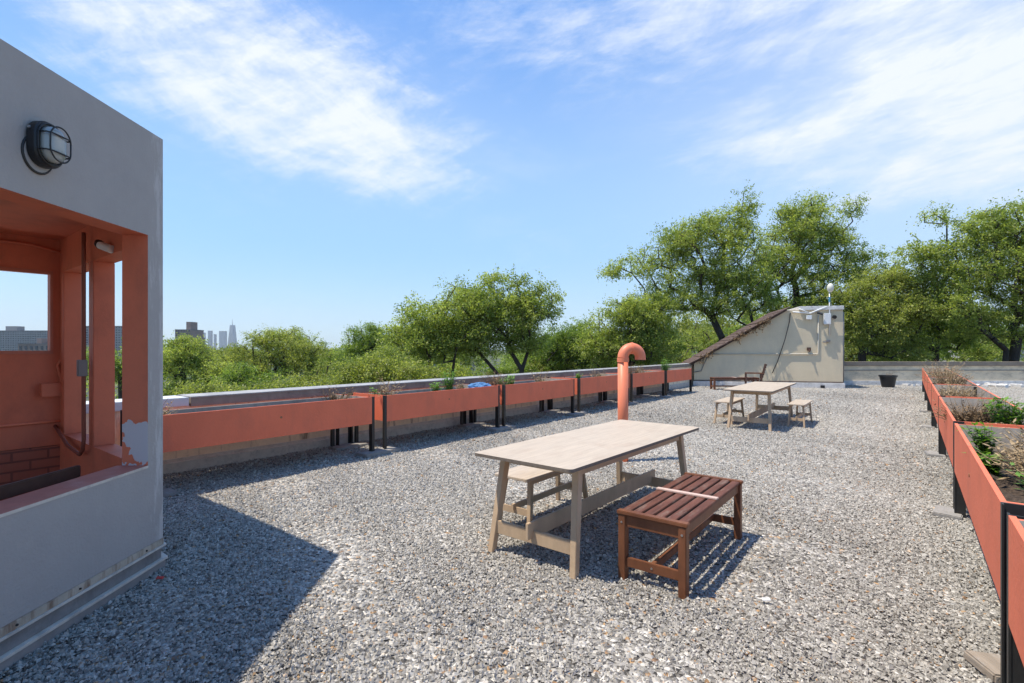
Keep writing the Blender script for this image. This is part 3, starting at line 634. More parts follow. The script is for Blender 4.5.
def make_bench(label, Lb=1.03, Wb=.36, Hb=.45):
    t = thing('wooden_bench', label, 'bench', group='pale backless benches at the tables')
    b = MB(); b.prism(rounded_rect(Lb, Wb, .03), Hb-.022, Hb); b.build('seat', M['plywood_top'], t, bevel=.003)
    xi, yi = Lb/2-.11, Wb/2-.05
    for sx in (-1, 1):
        for sy in (-1, 1):
            b = MB(); b.beam((sx*xi, sy*yi, Hb-.023), (sx*(xi+.065), sy*(yi+.035), -.01), .042, .038, up=(0, 1, 0), w2=.036, h2=.034); b.build('leg', M['birch'], t, bevel=.002)
        b = MB(); b.beam((sx*(xi+.04), -yi, .16), (sx*(xi+.04), yi, .16), .02, .055); b.build('end_rail', M['birch'], t)
    for sy in (-1, 1):
        b = MB(); b.beam((-xi, sy*(yi+.001), Hb-.045), (xi, sy*(yi+.001), Hb-.045), .02, .045); b.build('side_apron', M['birch'], t)
    b = MB(); b.beam((-xi-.08, 0, .19), (xi+.08, 0, .19), .02, .05); b.build('stretcher', M['birch'], t)
    return t
ba = make_bench('pale wooden bench half hidden behind the large near table'); put(ba, .30, 4.62, R(90-38))
bb = dup(ba, (4.53, 10.66, 0), R(90-36), 'pale wooden bench at the left side of the far table')
bb.scale = (1.15, 1, 1)
bc = dup(ba, (5.72, 10.16, 0), R(90-37), 'pale wooden bench at the right side of the far table'); bc.scale = (1.1, .84, 1)

def slat_bench(label, Lb=1.30, Wb=.45, Hb=.452):
    t = thing('slatted_bench', label, 'bench', group='red-brown slatted benches')
    b = MB(); n = 6; w = (Wb-.0)/n
    for k in range(n):
        y = -Wb/2 + w*(k+.5)
        b.box((0, y, Hb-.011), (Lb-.10, w-.017, .020))
    b.build('seat', M['teak_top'], t, bevel=.003)
    for sx in (-1, 1): b = MB(); b.box((sx*(Lb/2-.025), 0, Hb-.009), (.05, Wb+.012, .024)); b.build('seat_edge', M['teak'], t, bevel=.004)
    b = MB(); b.box((-.0, 0, Hb+.006), (.045, Wb-.01, .012)); b.build('cross_batten', mat('bleached_batten', (.55, .40, .33), .6, .15, 12), t, bevel=.002)
    for sx in (-1, 1):
        for sy in (-1, 1):
            b = MB(); b.box((sx*(Lb/2-.034), sy*(Wb/2-.028), (Hb-.022)/2-.01), (.058, .05, Hb-.002)); lg = b.build('leg', M['teak'], t, bevel=.004)
            b = MB()
            xo = sx*(Lb/2-.005); b.tube([(xo-sx*.001, sy*(Wb/2-.028), Hb-.07), (xo+sx*.003, sy*(Wb/2-.028), Hb-.07)], .007, 10); b.build('bolt', M['screw'], lg)
        b = MB(); b.box((sx*(Lb/2-.032), 0, Hb-.062), (.024, Wb-.10, .075)); b.build('end_apron', M['teak'], t, bevel=.003)
        b = MB(); b.box((sx*(Lb/2-.032), 0, .125), (.024, Wb-.10, .06)); er = b.build('end_rail', M['teak'], t, bevel=.003)
        b = MB(); b.tube([(sx*(Lb/2-.021), 0, .125), (sx*(Lb/2-.017), 0, .125)], .007, 10); b.build('bolt', M['screw'], er)
    for sy in (-1, 1):
        b = MB(); b.box((0, sy*(Wb/2-.028), Hb-.054), (Lb-.12, .022, .062)); b.build('side_apron', M['teak'], t, bevel=.003)
    b = MB(); b.box((0, 0, .13), (Lb-.08, .03, .05)); b.build('stretcher', M['teak'], t, bevel=.003)
    return t
sb = slat_bench('red-brown slatted wooden bench beside the near pale table'); put(sb, 1.26, 3.70, R(90-37.9))
sb2 = dup(sb, (8.2, 18.9, 0), R(-4), 'low red-brown bench far away against the beige wall'); sb2.scale = (1.25, 1, 1)

def far_chair():
    t = thing('garden_armchair', 'dark brown slatted wooden armchair between the beige wall and the far table', 'chair', (8.80, 18.7, 0), R(68))
    b = MB()
    for k in range(6): b.box((0, -.25+k*.10, .40-.01*k), (.56, .07, .02))
    b.build('seat', M['dark_wood'], t)
    b = MB()
    for x in (-.27, .27): b.beam((x, -.27, .40), (x, -.42, .96), .05, .03)
    for k in range(6): z = .50+k*.085; b.beam((-.27, -.29-(z-.4)*.27, z), (.27, -.29-(z-.4)*.27, z), .02, .045)
    for k in range(4): x = -.17+k*.113; b.beam((x, -.30, .46), (x, -.41, .92), .03, .02)
    b.build('backrest', M['dark_wood'], t)
    for x in (-.28, .28):
        b = MB(); b.box((x, -.05, .62), (.06, .62, .025)); b.build('armrest', M['teak'], t)
        for y in (-.27, .24): b = MB(); b.box((x, y, .305), (.045, .045, .61)); b.build('leg', M['dark_wood'], t)
far_chair()

# ------------------------------------------------------------------ vent pipe
pc = px(623, 461, 6.86); pc.z = 0
vp = thing('vent_pipe', 'orange gooseneck vent pipe standing on the gravel behind the near table', 'vent pipe', tuple(pc), R(12))
rp = .070; rb = .125; zt = 1.385
b = MB(); b.tube([(0, 0, -.02), (0, 0, zt-.02)], rp, 24); b.build('riser', M['pipe_orange'], vp, smooth=True)
b = MB(); b.tube([(0, 0, zt-.06), (0, 0, zt-.02), (0, 0, zt)], [rp+.008]*3, 24); b.build('coupling', M['pipe_orange'], vp, smooth=False)
b = MB(); arc = [(rb-rb*math.cos(a), 0, zt+rb*math.sin(a)) for a in [math.pi*k/18 for k in range(19)]]; arc.append((2*rb, 0, zt-.03))
b.tube(arc, rp+.002, 24, caps=False); b.build('bend', M['pipe_orange'], vp, smooth=True)
b = MB(); a = math.pi/2; b.tube([(rb-.012, 0, zt+rb), (rb+.012, 0, zt+rb)], rp+.008, 24); b.build('joint_ring', M['pipe_orange'], vp)
b = MB(); b.tube([(2*rb, 0, zt-.035), (2*rb, 0, zt-.02)], rp-.006, 24); b.build('opening', M['black_plastic'], vp)  # black disc inside the mouth, standing for the shade within the pipe

# ------------------------------------------------------------------ beige stair house at the far end
WA = Vector((7.38, 20.75, 0)); WB_ = Vector((12.54, 19.40, 0)); wd = (WB_-WA).normalized(); wn = Vector((wd.y, -wd.x, 0))   # wn faces the camera
wl = (WB_-WA).length
sh = thing('stair_house', 'beige stucco stair bulkhead with a steep brown sloped roof at the far end', 'building', tuple(WA), rotz(wd))
# local: x along the wall, y away from the camera, z up
ZTP = 3.0; xr = 3.35; zl = .95
def slope_z(x): return zl + (ZTP-.02-zl)*max(0, min(1, x/xr))
prof = [(0, 0), (wl, 0), (wl, ZTP), (xr, ZTP), (0, zl)]
b = MB(); DP = 3.2
n = len(prof); vs = [(x, 0, z) for x, z in prof] + [(x, DP, z) for x, z in prof]
b.add(vs, [tuple(range(n)), tuple(range(n, 2*n))[::-1]] + [(i, (i+1) % n, n+(i+1) % n, n+i) for i in range(n)]); b.build('wall', M['beige'], sh)
b = MB(); b.box((wl/2+.01, -.03, .10), (wl+.1, .07, .22)); b.build('plinth', M['white_rough'], sh, bevel=.015)
b = MB(); b.box((wl/2, -.012, .235), (wl+.04, .03, .03)); b.build('base_trim', M['shingle'], sh)
b = MB(); b.box(((xr+wl)/2+.25, DP/2-.02, ZTP+.065), (wl-xr-.46, DP+.12, .16)); b.build('coping', M['white_rough'], sh, bevel=.02)
# sloped roof: layered ragged shingles
b = MB(); rr = random.Random(5)
nr = 17; dirx = Vector((xr, 0, ZTP-zl)).normalized(); nrm = Vector((-dirx.z, 0, dirx.x)); Ls = math.hypot(xr, ZTP-zl)+.45
for i in range(nr):
    c0 = -.45 + (Ls+.10)*i/nr; cc = Vector((0, DP/2-.1, zl)) + dirx*(c0+.16) + nrm*(.055+rr.uniform(-.008, .012))
    m3 = Matrix((dirx, Vector((0, 1, 0)), nrm)).transposed() @ Matrix.Rotation(R(2.5+rr.uniform(-1, 1)), 3, 'Y')
    b.box(cc, (.33, DP+.28+rr.uniform(-.06, .08), .022), m3)
b.build('sloped_roof', M['shingle'], sh)
b = MB(); b.beam(Vector((0, -.10, zl))+dirx*-.4+nrm*.0, Vector((0, -.10, zl))+dirx*(Ls-.42), .05, .06, up=tuple(nrm)); b.build('verge_board', M['shingle'], sh)
b = MB()
for k in range(22):
    p = Vector((0, -.05, zl))+dirx*(-.3+k*.19); b.tube([p+nrm*.07, p+nrm*(.10+rr.uniform(0, .05))+Vector((rr.uniform(-.05, .05), 0, 0))], .008, 5)
b.build('roof_nails', M['dead2'], sh)
b = MB()
for k in range(60):
    x0 = rr.choice((rr.uniform(.1, .8), rr.uniform(1.5, 2.0), rr.uniform(2.2, 2.9))); z0 = slope_z(x0)-.02; p = Vector((x0, -.02, z0)); path = [p.copy()]; d = Vector((rr.uniform(-.3, .3), -1, rr.uniform(-.2, .9)))
    for i in range(5): d = (d+Vector((rr.uniform(-.4, .4), rr.uniform(-.3, .2), rr.uniform(-.5, .3)))).normalized(); p = p+d*rr.uniform(.03, .10); path.append(p.copy())
    for p_ in path[2:]:
        for _ in range(3):
            d1 = Vector((rr.gauss(0, 1), rr.gauss(0, 1), rr.gauss(0, 1))).normalized()*rr.uniform(.03, .08); d2 = d1.cross(Vector((rr.gauss(0, 1), rr.gauss(0, 1), rr.gauss(0, 1)))).normalized()*.022; q_ = p_+Vector((rr.gauss(0, .03), rr.gauss(0, .02), rr.gauss(0, .03)))
            b.add([q_, q_+d1*.5+d2, q_+d1, q_+d1*.5-d2], [(0, 1, 2, 3)])  # leaf quads added so the vines cast broader shadows on the wall
    b.tube(path, [.015, .013, .012, .010, .008, .006], 4, caps=False)
b.build('dry_vines', M['dead2'], sh)
b = MB(); b.tube([(wl+.04, .12, .25), (wl+.04, .12, ZTP-.1)], .04, 10); b.build('downpipe', M['flash'], sh, smooth=True)
# conduits on the wall
def wp(x, y, off=.03):         # pixel on the wall plane -> local coords
    d = Vector(((x-512)/F, 1, (HZ-y)/F)); o = Vector((0, 0, H)); k = (WA-o).dot(wn)/d.dot(wn); p = o+d*k; r_ = p-WA
    return Vector((r_.dot(wd), -off, p.z))
cdm = mat('painted_conduit', (.50, .46, .38), .5)
b = MB(); b.tube([wp(712, 354), wp(817, 354), wp(818, 353), wp(818, 315)], .022, 8); b.build('conduit', cdm, sh, smooth=True)
b = MB(); b.tube([wp(693, 372), wp(701, 371), wp(704, 364), wp(708, 356), wp(712, 354)], .018, 8); b.build('conduit', M['flash'], sh, smooth=True)
b = MB(); b.tube([wp(790, 313, .05), wp(789, 322, .05), wp(784, 340, .12), wp(777, 362, .05), wp(772, 373, .05)], .016, 6); b.build('loose_cable', M['black_steel'], sh, smooth=True)
b = MB(); b.box(wp(808.5, 349, .05), (.12, .08, .12)); b.tube([wp(808.5, 349, .09), wp(808.5, 352, .13)], .03, 8); b.build('wall_tap', M['dark_wood'], sh)
b = MB(); b.box(wp(822, 386.5, .075), (.14, .03, .10)); b.build('vent_grille', M['black_plastic'], sh)
b = MB(); b.box(wp(827.5, 341, .06), (.14, .10, .07)); b.box(wp(824, 342, .06), (.10, .06, .05)); b.build('outlet_box', M['flash'], sh, bevel=.005)

ap = thing('antenna_mast', 'white antenna mast with dome and radio box on the stair house corner', 'antenna', tuple(WA + wd*wp(829, 320).x - wn*-.06), rotz(wd))
z_of = lambda y: wp(828, y).z
b = MB(); b.tube([(0, 0, z_of(335)), (0, 0, z_of(292))], .022, 8); b.build('mast', mat('galvanised', (.6, .6, .6), .4, .05, 5, metal=.3), ap, smooth=True)
b = MB(); b.tube([(0, 0, z_of(302)), (0, 0, z_of(297))], .03, 10); b.build('tape', M['blue_plastic'], ap)
bm_ = bmesh.new(); bmesh.ops.create_uvsphere(bm_, u_segments=16, v_segments=10, radius=.13); me = bpy.data.meshes.new('dome')
for v_ in bm_.verts: v_.co.z *= 1.35; v_.co.x *= .9
bm_.to_mesh(me); bm_.free(); me.materials.append(mat('dome_plastic', (.62, .60, .52), .5)); o = bpy.data.objects.new('dome', me); COL.objects.link(o); o.parent = ap; o.location = (.03, 0, z_of(288)); me.polygons.foreach_set('use_smooth', [True]*len(me.polygons))
b = MB(); b.box((-.10, -.07, z_of(319)), (.24, .10, .42)); b.build('radio_box', M['white_plastic'], ap, bevel=.015)
b = MB(); b.tube([(.13, -.06, z_of(317)), (.13, -.16, z_of(317.5))], .07, 12); b.build('horn', M['black_plastic'], ap)
ab = thing('camera_arm', 'white bracket arm with small junction box and black camera on the stair house wall', 'camera', tuple(WA + wd*wp(808, 316).x + wn*.12), rotz(wd))
b = MB(); z8 = wp(808, 316).z
b.tube([(-.55, .05, z8+.16), (.05, .03, z8+.10), (.62, .03, z8+.34)], .03, 8); b.tube([(-.35, .0, z8+.28), (.0, .0, z8+.12)], .02, 8); b.build('arm', M['white_plastic'], ab, smooth=True)
b = MB(); b.box((0, 0, z8-.06), (.18, .12, .16)); b.build('junction_box', M['white_plastic'], ab, bevel=.01)
b = MB(); b.tube([(.28, -.02, z8+.12), (.42, -.14, z8+.05)], .045, 10); b.build('camera_body', M['black_plastic'], ab)

# ------------------------------------------------------------------ small things
pp = px(888, 386, 20.0); pp.z = 0
pt_ = thing('plant_pot', 'large black plastic plant pot in front of the far parapet', 'pot', tuple(pp)); pt_.scale = (.86, .86, .92)
b = MB(); nseg = 24
prof_p = [(.24, 0), (.33, .46), (.36, .46), (.36, .52), (.32, .52), (.29, .40)]
for i in range(len(prof_p)-1):
    (r0, z0), (r1, z1) = prof_p[i], prof_p[i+1]
    for k in range(nseg):
        a0, a1 = 2*math.pi*k/nseg, 2*math.pi*(k+1)/nseg
        b.add([(r0*math.cos(a0), r0*math.sin(a0), z0), (r0*math.cos(a1), r0*math.sin(a1), z0), (r1*math.cos(a1), r1*math.sin(a1), z1), (r1*math.cos(a0), r1*math.sin(a0), z1)], [(0, 1, 2, 3)])
b.build('pot', M['black_plastic'], pt_, smooth=False)
b = MB(); b.tube([(0, 0, .38), (0, 0, .40)], .30, 20); b.build('soil', M['soil'], pt_)
b = MB()
for k in range(5): b.tube([(.05*k-.1, 0, .4), (.05*k-.05+.02*k, .02, .62)], .006, 5)
b.build('twigs', M['dead2'], pt_)

def blob_tarp():
    bm = bmesh.new(); bmesh.ops.create_icosphere(bm, subdivisions=4, radius=1); rr = np.random.default_rng(2)
    from mathutils import noise as mn
    for v_ in bm.verts:
        n_ = mn.noise(v_.co*2.3)*.35 + abs(mn.noise(v_.co*5))*.25; v_.co *= 1+n_; v_.co.x *= .25; v_.co.y *= .15; v_.co.z = max(v_.co.z, -.25)*.085
    me = bpy.data.meshes.new('tarp'); bm.to_mesh(me); bm.free(); me.materials.append(M['blue_tarp']); o = bpy.data.objects.new('tarp', me); COL.objects.link(o)
    o.location = sw(7.02, VL-.22, ZL-.03); o.rotation_euler = (0, 0, rotz(U)); tag(o, 'crumpled blue tarp lying on soil at the planter end', 'tarp')
blob_tarp()

# pale boards and pavers on the roof right of the right-hand planters
for k, (s_, v_, w, d, an, nm, lb) in enumerate([(13.5, 2.3, 2.4, .5, .05, 'board', 'long grey weathered board beside the right planters, farther one'), (11.0, 2.0, 2.6, .35, -.03, 'board', 'weathered grey board right of the right planters, middle one'),
        (8.6, 1.8, 2.2, .6, .02, 'board', 'wide grey board close behind the right planters, nearest one')]):
    slab(nm, lb, s_, v_, w, d, .05, M['grey_ply'], 'board', an, group='boards right of the planters')
g = MB(); g.add([(p.x, p.y, .006) for p in (sw(-1, 1.15), sw(-1, 14), sw(22, 14), sw(20.5, 1.15))], [(0, 1, 2, 3)])
struct(g.build('roof_walk', mat('pale_roofing', (.30, .27, .235), .9, .2, .9, .4, 12, stain=(.58, .56, .53), sscale=1.4, samt=.6, slo=.56, shi=.66)))
bmr = MB(); rr = random.Random(11)
for k in range(26):
    p = Vector((16.0+rr.uniform(0, 4.6), 20.5+rr.uniform(-.5, .45), 0)); bmr.box(p+Vector((0, 0, .05)), (rr.uniform(.08, .3), rr.uniform(.06, .2), rr.uniform(.06, .16)), Matrix.Rotation(rr.uniform(0, 3), 3, 'Z') @ Matrix.Rotation(rr.uniform(-.4, .4), 3, 'X'))
o = bmr.build('rubble', M['white_rough']); o['kind'] = 'stuff'; tag(o, 'pale rubble scattered at the foot of the far parapet', 'rubble')
for i, (x, y, c, nm, lb) in enumerate([(160, 582, (.55, .06, .05), 'paint_chip', 'small red paint chip on the shaded gravel'), (766, 604, (.75, .74, .72), 'paper_scrap', 'small white scrap on the sunlit gravel')]):
    D = H*F/(y-HZ); b = MB(); q_ = px(x, y, D); b.box((0, 0, .028), (.045, .02, .006), Matrix.Rotation(.4, 3, 'X')); o = b.build(nm, mat(nm, c, .8), bevel=.001); o.location = (q_.x, q_.y, 0); tag(o, lb, 'debris')

# ------------------------------------------------------------------ plants in the planters
def stems_plant(name, label, base, h, r, n, m, seed, cat='plant', leafy=False, group=None, curl=.5, thick=.004):
    rr = random.Random(seed); b = MB()
    for k in range(n):
        a = rr.uniform(0, 2*math.pi); r0 = r*.35*rr.random(); p = Vector((r0*math.cos(a), r0*math.sin(a), 0)); sp_ = .32 if leafy else .9; d = Vector((math.cos(a)*rr.uniform(.05, sp_), math.sin(a)*rr.uniform(.05, sp_), 1)).normalized()
        L_ = h*rr.uniform(.5, 1.1); path = [p.copy()]; st = 6
        for i in range(st):
            d = (d + Vector((rr.uniform(-1, 1), rr.uniform(-1, 1), rr.uniform(-1.0, .35)*(.2 if leafy else 1)))*curl*.5).normalized(); p = p + d*L_/st; p.z = max(p.z, .01); path.append(p.copy())
            if leafy or rr.random() < .8:
                for q_ in range(3 if leafy else 2):
                    la = rr.uniform(0, 6.28); ld = Vector((math.cos(la), math.sin(la), rr.uniform(-.3, .7))).normalized(); ll = (.058 if leafy else .05)*rr.uniform(.7, 1.3); w = ld.cross(Vector((0, 0, 1))).normalized()*ll*(.20 if leafy else .12)
                    b.add([p, p+ld*ll*.5+w, p+ld*ll, p+ld*ll*.5-w], [(0, 1, 2, 3)])
        b.tube(path, [thick*(1-.7*i/st) for i in range(st+1)], 4, caps=False)
    o = b.build(name, m); o.location = base; tag(o, label, cat, group)
    if leafy:
        at = o.data.attributes.new('tint', 'FLOAT', 'POINT'); at.data.foreach_set('value', [rr.random() for _ in o.data.vertices])
    return o
def rp_(s_, v_): return sw(s_, VR+.325+v_, ZR-.21)
def lp_(s_, v_): return sw(s_*.958, VL-.38+v_, ZL-.14)
ri = 0
for (s_, v_, h, r, n, kind, lb) in [
    (3.75, -.02, .30, .30, 60, 'g', 'bright green plant at the near end of the right soil planter'),
    (4.55, .05, .34, .32, 150, 'd', 'tangle of brown dead stems in the bare soil of the right planter'),
    (5.15, .15, .36, .30, 110, 'd', 'dead brown stems behind the green sprouts, at the right edge'),
    (4.75, -.20, .15, .14, 22, 'g', 'low green sprout beside the orange rim in the right planter'),
    (5.60, -.16, .24, .12, 26, 'g', 'upright green sprout close to the cross panel of the right planter'),
    (5.55, .20, .26, .16, 26, 'g', 'green sprout growing among dead stems near the cross panel'),
    (7.35, -.12, .36, .30, 190, 'd', 'dry brown bushy shrub in the third right planter'),
    (7.15, .14, .34, .26, 70, 'g', 'bright green leafy plant beside the dry shrub'),
    (6.75, .05, .16, .30, 90, 'd', 'low dead grass under the leafy green plant'),
    (8.20, .10, .20, .25, 60, 'd', 'thin dead stems near the back of the third right planter'),
    (10.2, .0, .34, .32, 120, 'd', 'dead grass tuft in the fourth right planter'),
    (11.4, -.05, .34, .3, 90, 'd', 'dead grass clump farther along the fourth right planter'),
    (13.6, .0, .42, .32, 140, 'd', 'brown dry bush in the fifth right planter'),
    (14.8, .0, .5, .32, 140, 'd', 'tall straw-coloured dry bush in the fifth right planter'),
    (17.0, .0, .60, .34, 170, 'd', 'large pale dry bush rising above the far right planters')]:
    stems_plant('dried_plant' if kind == 'd' else 'green_plant', lb, rp_(s_, v_), h, r, n, M['sprout'] if kind == 'g' else (M['dead'] if ri % 3 else M['dead2']), 100+ri, leafy=kind == 'g', group='plants in the right planters', curl=.55 if kind == 'd' else .25, thick=.005); ri += 1
for (s_, v_, h, r, n, kind, lb) in [
    (2.05, .0, .30, .20, 50, 'd', 'dry brown twig tuft at the left end of the nearest left planter'),
    (4.35, .0, .34, .25, 40, 'd', 'dry twigs at the far end of the first left planter'),
    (5.20, .1, .42, .22, 45, 'd', 'bare brown twigs at the start of the second left planter'),
    (5.05, .0, .20, .10, 14, 'g', 'tiny green sprout at the start of the second left planter'),
    (6.35, .0, .22, .14, 24, 'g', 'low green sprout in the middle of the second left planter'),
    (6.62, .05, .42, .14, 30, 'g', 'taller green sprout left of the blue tarp'),
    (6.90, .0, .24, .14, 30, 'd', 'small dry stems between the green sprout and the blue tarp'),
    (7.90, .05, .44, .20, 60, 'd', 'dry twig tuft just right of the blue tarp'),
    (8.20, .0, .24, .14, 24, 'g', 'green sprout near the start of the third left planter'),
    (8.50, .0, .26, .14, 24, 'g', 'leafy green sprout in the third left planter'),
    (9.5, .05, .40, .18, 40, 'd', 'dry brown twigs near the middle of the third left planter'),
    (11.3, .0, .22, .16, 20, 'g', 'small green sprout in the fourth left planter'),
    (12.3, .0, .28, .3, 50, 'd', 'dry stems in the fourth left planter behind the vent pipe'),
    (14.3, .05, .42, .30, 70, 'd', 'dry brown tuft in the fifth left planter right of the vent pipe'),
    (15.1, .05, .34, .30, 50, 'd', 'second dry tuft in the fifth left planter'),
    (17.0, .05, .45, .25, 44, 'g', 'green shrubby plant in the last left planter')]:
    stems_plant('dried_plant' if kind == 'd' else 'green_plant', lb, lp_(s_, v_), h, r, n, M['sprout'] if kind == 'g' else (M['dead'] if ri % 2 else M['dead2']), 200+ri, leafy=kind == 'g', group='plants in the left planters', curl=.4 if kind == 'd' else .2, thick=.005); ri += 1

# ------------------------------------------------------------------ trees
def tree(name, label, D, trunk_px, fork_y, blobs, nclu, nleaf, m, seed, group='trees beyond the parapets', lsz=.092, clr=.42, depth=.8, lean=0, thick=.28, fork2=None, shell=.45, stems=()):
    nleaf = int(nleaf*1.25)
    """blobs: (x, y, rx, ry) in photo pixels at distance D metres -> real ellipsoids"""
    rg = np.random.default_rng(seed); k = D/F
    base = Vector(((trunk_px-512)*k, D, STREET)); fork = Vector(((trunk_px-512)*k+lean*k, D, H-(fork_y-HZ)*k))
    t = thing(name, label, 'tree', tuple(base), group=group)
    fork = np.array(fork-base); vol = np.array([b_[2]*b_[3]*min(b_[2], b_[3]*1.4) for b_ in blobs]); vol = vol**.8
    cnt = np.maximum(3, (nclu*vol/vol.sum()).astype(int)); pts = []
    for (bx, by, rx, ry), c in zip(blobs, cnt):
        d = rg.normal(size=(c, 3)); d /= np.linalg.norm(d, axis=1)[:, None]; rad = rg.random(c)**shell
        ctr = np.array([(bx-512)*k-base.x, rg.uniform(-.12, .12)*rx*k, H-(by-HZ)*k-base.z]); rd = np.array([rx*k, depth*(rx+ry)/2*k, ry*k])
        pts.append(ctr + d*rd*rad[:, None])
    P = np.concatenate(pts)
    # skeleton
    nodes = [np.array([0., 0, 0]), fork*[.5, 1, .5]+np.array([.1, 0, 0]), fork.copy()]; par = [-1, 0, 1]; PL = [0., 0., 0.]
    for (sx_, sy_) in stems: nodes.append(np.array([(sx_-512)*k-base.x, rg.uniform(-.5, .5), H-(sy_-HZ)*k-base.z])); par.append(1); PL.append(0.)
    order = np.argsort(np.linalg.norm(P-fork, axis=1)); term = []
    for i in order:
        q_ = P[i]; A = np.array(nodes[2:]); dv = q_-A; dist = np.linalg.norm(dv, axis=1)
        cost = dist + .25*np.array(PL[2:]) + np.where(dv[:, 2] < -.1, np.abs(dv[:, 2])*.6, 0)
        j = int(np.argmin(cost))+2; a = nodes[j]; L_ = np.linalg.norm(q_-a); ns = max(1, int(L_/.8)); pj = j
        bend = rg.normal(0, .10*L_, 3); bend[2] = abs(bend[2])*-.3 + .12*L_*(-1)
        for s_ in range(1, ns+1):
            f = s_/ns; nodes.append(a+(q_-a)*f + bend*math.sin(math.pi*f) + (rg.normal(0, .05, 3) if s_ < ns else 0)); par.append(pj); PL.append(PL[pj]+L_/ns); pj = len(nodes)-1
        term.append(pj)
    n = len(nodes); w = np.zeros(n)
    for x in term: w[x] += 1
    for i in range(n-1, 0, -1): w[par[i]] += w[i]
    rad = thick*.72*(w/w[0])**.50*1.0 + .007; NP = np.array(nodes)
    # tubes, one frustum per edge
    idx = np.array([i for i in range(1, n)]); pa = np.array([par[i] for i in idx]); a = NP[pa]; b_ = NP[idx]
    d = b_-a; d /= np.linalg.norm(d, axis=1)[:, None]+1e-9; up = np.where(np.abs(d[:, 2:3]) > .9, [[1., 0, 0]], [[0, 0, 1.]]); sx = np.cross(d, up); sx /= np.linalg.norm(sx, axis=1)[:, None]; sy = np.cross(sx, d)
    ns = 6; ang = np.arange(ns)*2*np.pi/ns; ca, sa = np.cos(ang), np.sin(ang)
    ra = np.minimum(rad[pa], rad[idx]*1.5); rb_ = rad[idx]
    va = a[:, None]+(sx[:, None]*ca[None, :, None]+sy[:, None]*sa[None, :, None])*ra[:, None, None]; vb = b_[:, None]+(sx[:, None]*ca[None, :, None]+sy[:, None]*sa[None, :, None])*rb_[:, None, None]
    ve = np.concatenate([va, vb], 1).reshape(-1, 3); o0 = (np.arange(len(idx))*2*ns)[:, None]; q_ = np.arange(ns)[None]
    fs = np.stack([o0+q_, o0+(q_+1) % ns, o0+ns+(q_+1) % ns, o0+ns+q_], -1).reshape(-1, 4)
    fastmesh('trunk', ve, fs, M['bark'], t, smooth=True)
    # leaves round the end nodes and the thin branches
    thin = np.where(rad < .05)[0]; T = NP[np.concatenate([np.array(term), thin])]
    wgt = np.concatenate([np.full(len(term), 3.0), np.full(len(thin), .8)])*rg.uniform(.0, 1.0, len(term)+len(thin))**1.6; wgt /= wgt.sum()
    ci = rg.choice(len(T), nleaf, p=wgt); tc = rg.random(len(T))
    # sprays: leaves strung along short random twigs in each clump
    nsp = 9; spd = rg.normal(size=(len(T), nsp, 3)); spd[..., 2] = spd[..., 2]*.55 - .12; spd /= np.linalg.norm(spd, axis=2)[..., None]
    si = rg.integers(0, nsp, nleaf); off = rg.random(nleaf)**.6*clr*1.5
    pos = T[ci] + spd[ci, si]*off[:, None] + rg.normal(0, clr*.16, (nleaf, 3))
    ax = rg.normal(size=(nleaf, 3)) + spd[ci, si]*1.0; ax[:, 2] -= .35; ax /= np.linalg.norm(ax, axis=1)[:, None]
    nr = rg.normal(size=(nleaf, 3)); nr[:, 2] += .9; sd = np.cross(ax, nr); sd /= np.linalg.norm(sd, axis=1)[:, None]
    ll = lsz*rg.uniform(.6, 1.35, nleaf)[:, None]; ww = ll*rg.uniform(.22, .36, nleaf)[:, None]
    quad = np.stack([pos, pos+ax*ll*.45+sd*ww, pos+ax*ll, pos+ax*ll*.45-sd*ww], 1).reshape(-1, 3)
    tint = np.clip(.0+.68*tc[ci] + rg.normal(0, .22, nleaf)+.15, 0, 1)
    fastmesh('crown', quad, np.arange(nleaf*4).reshape(-1, 4), m, t, attr={'tint': np.repeat(tint, 4)})
    return t

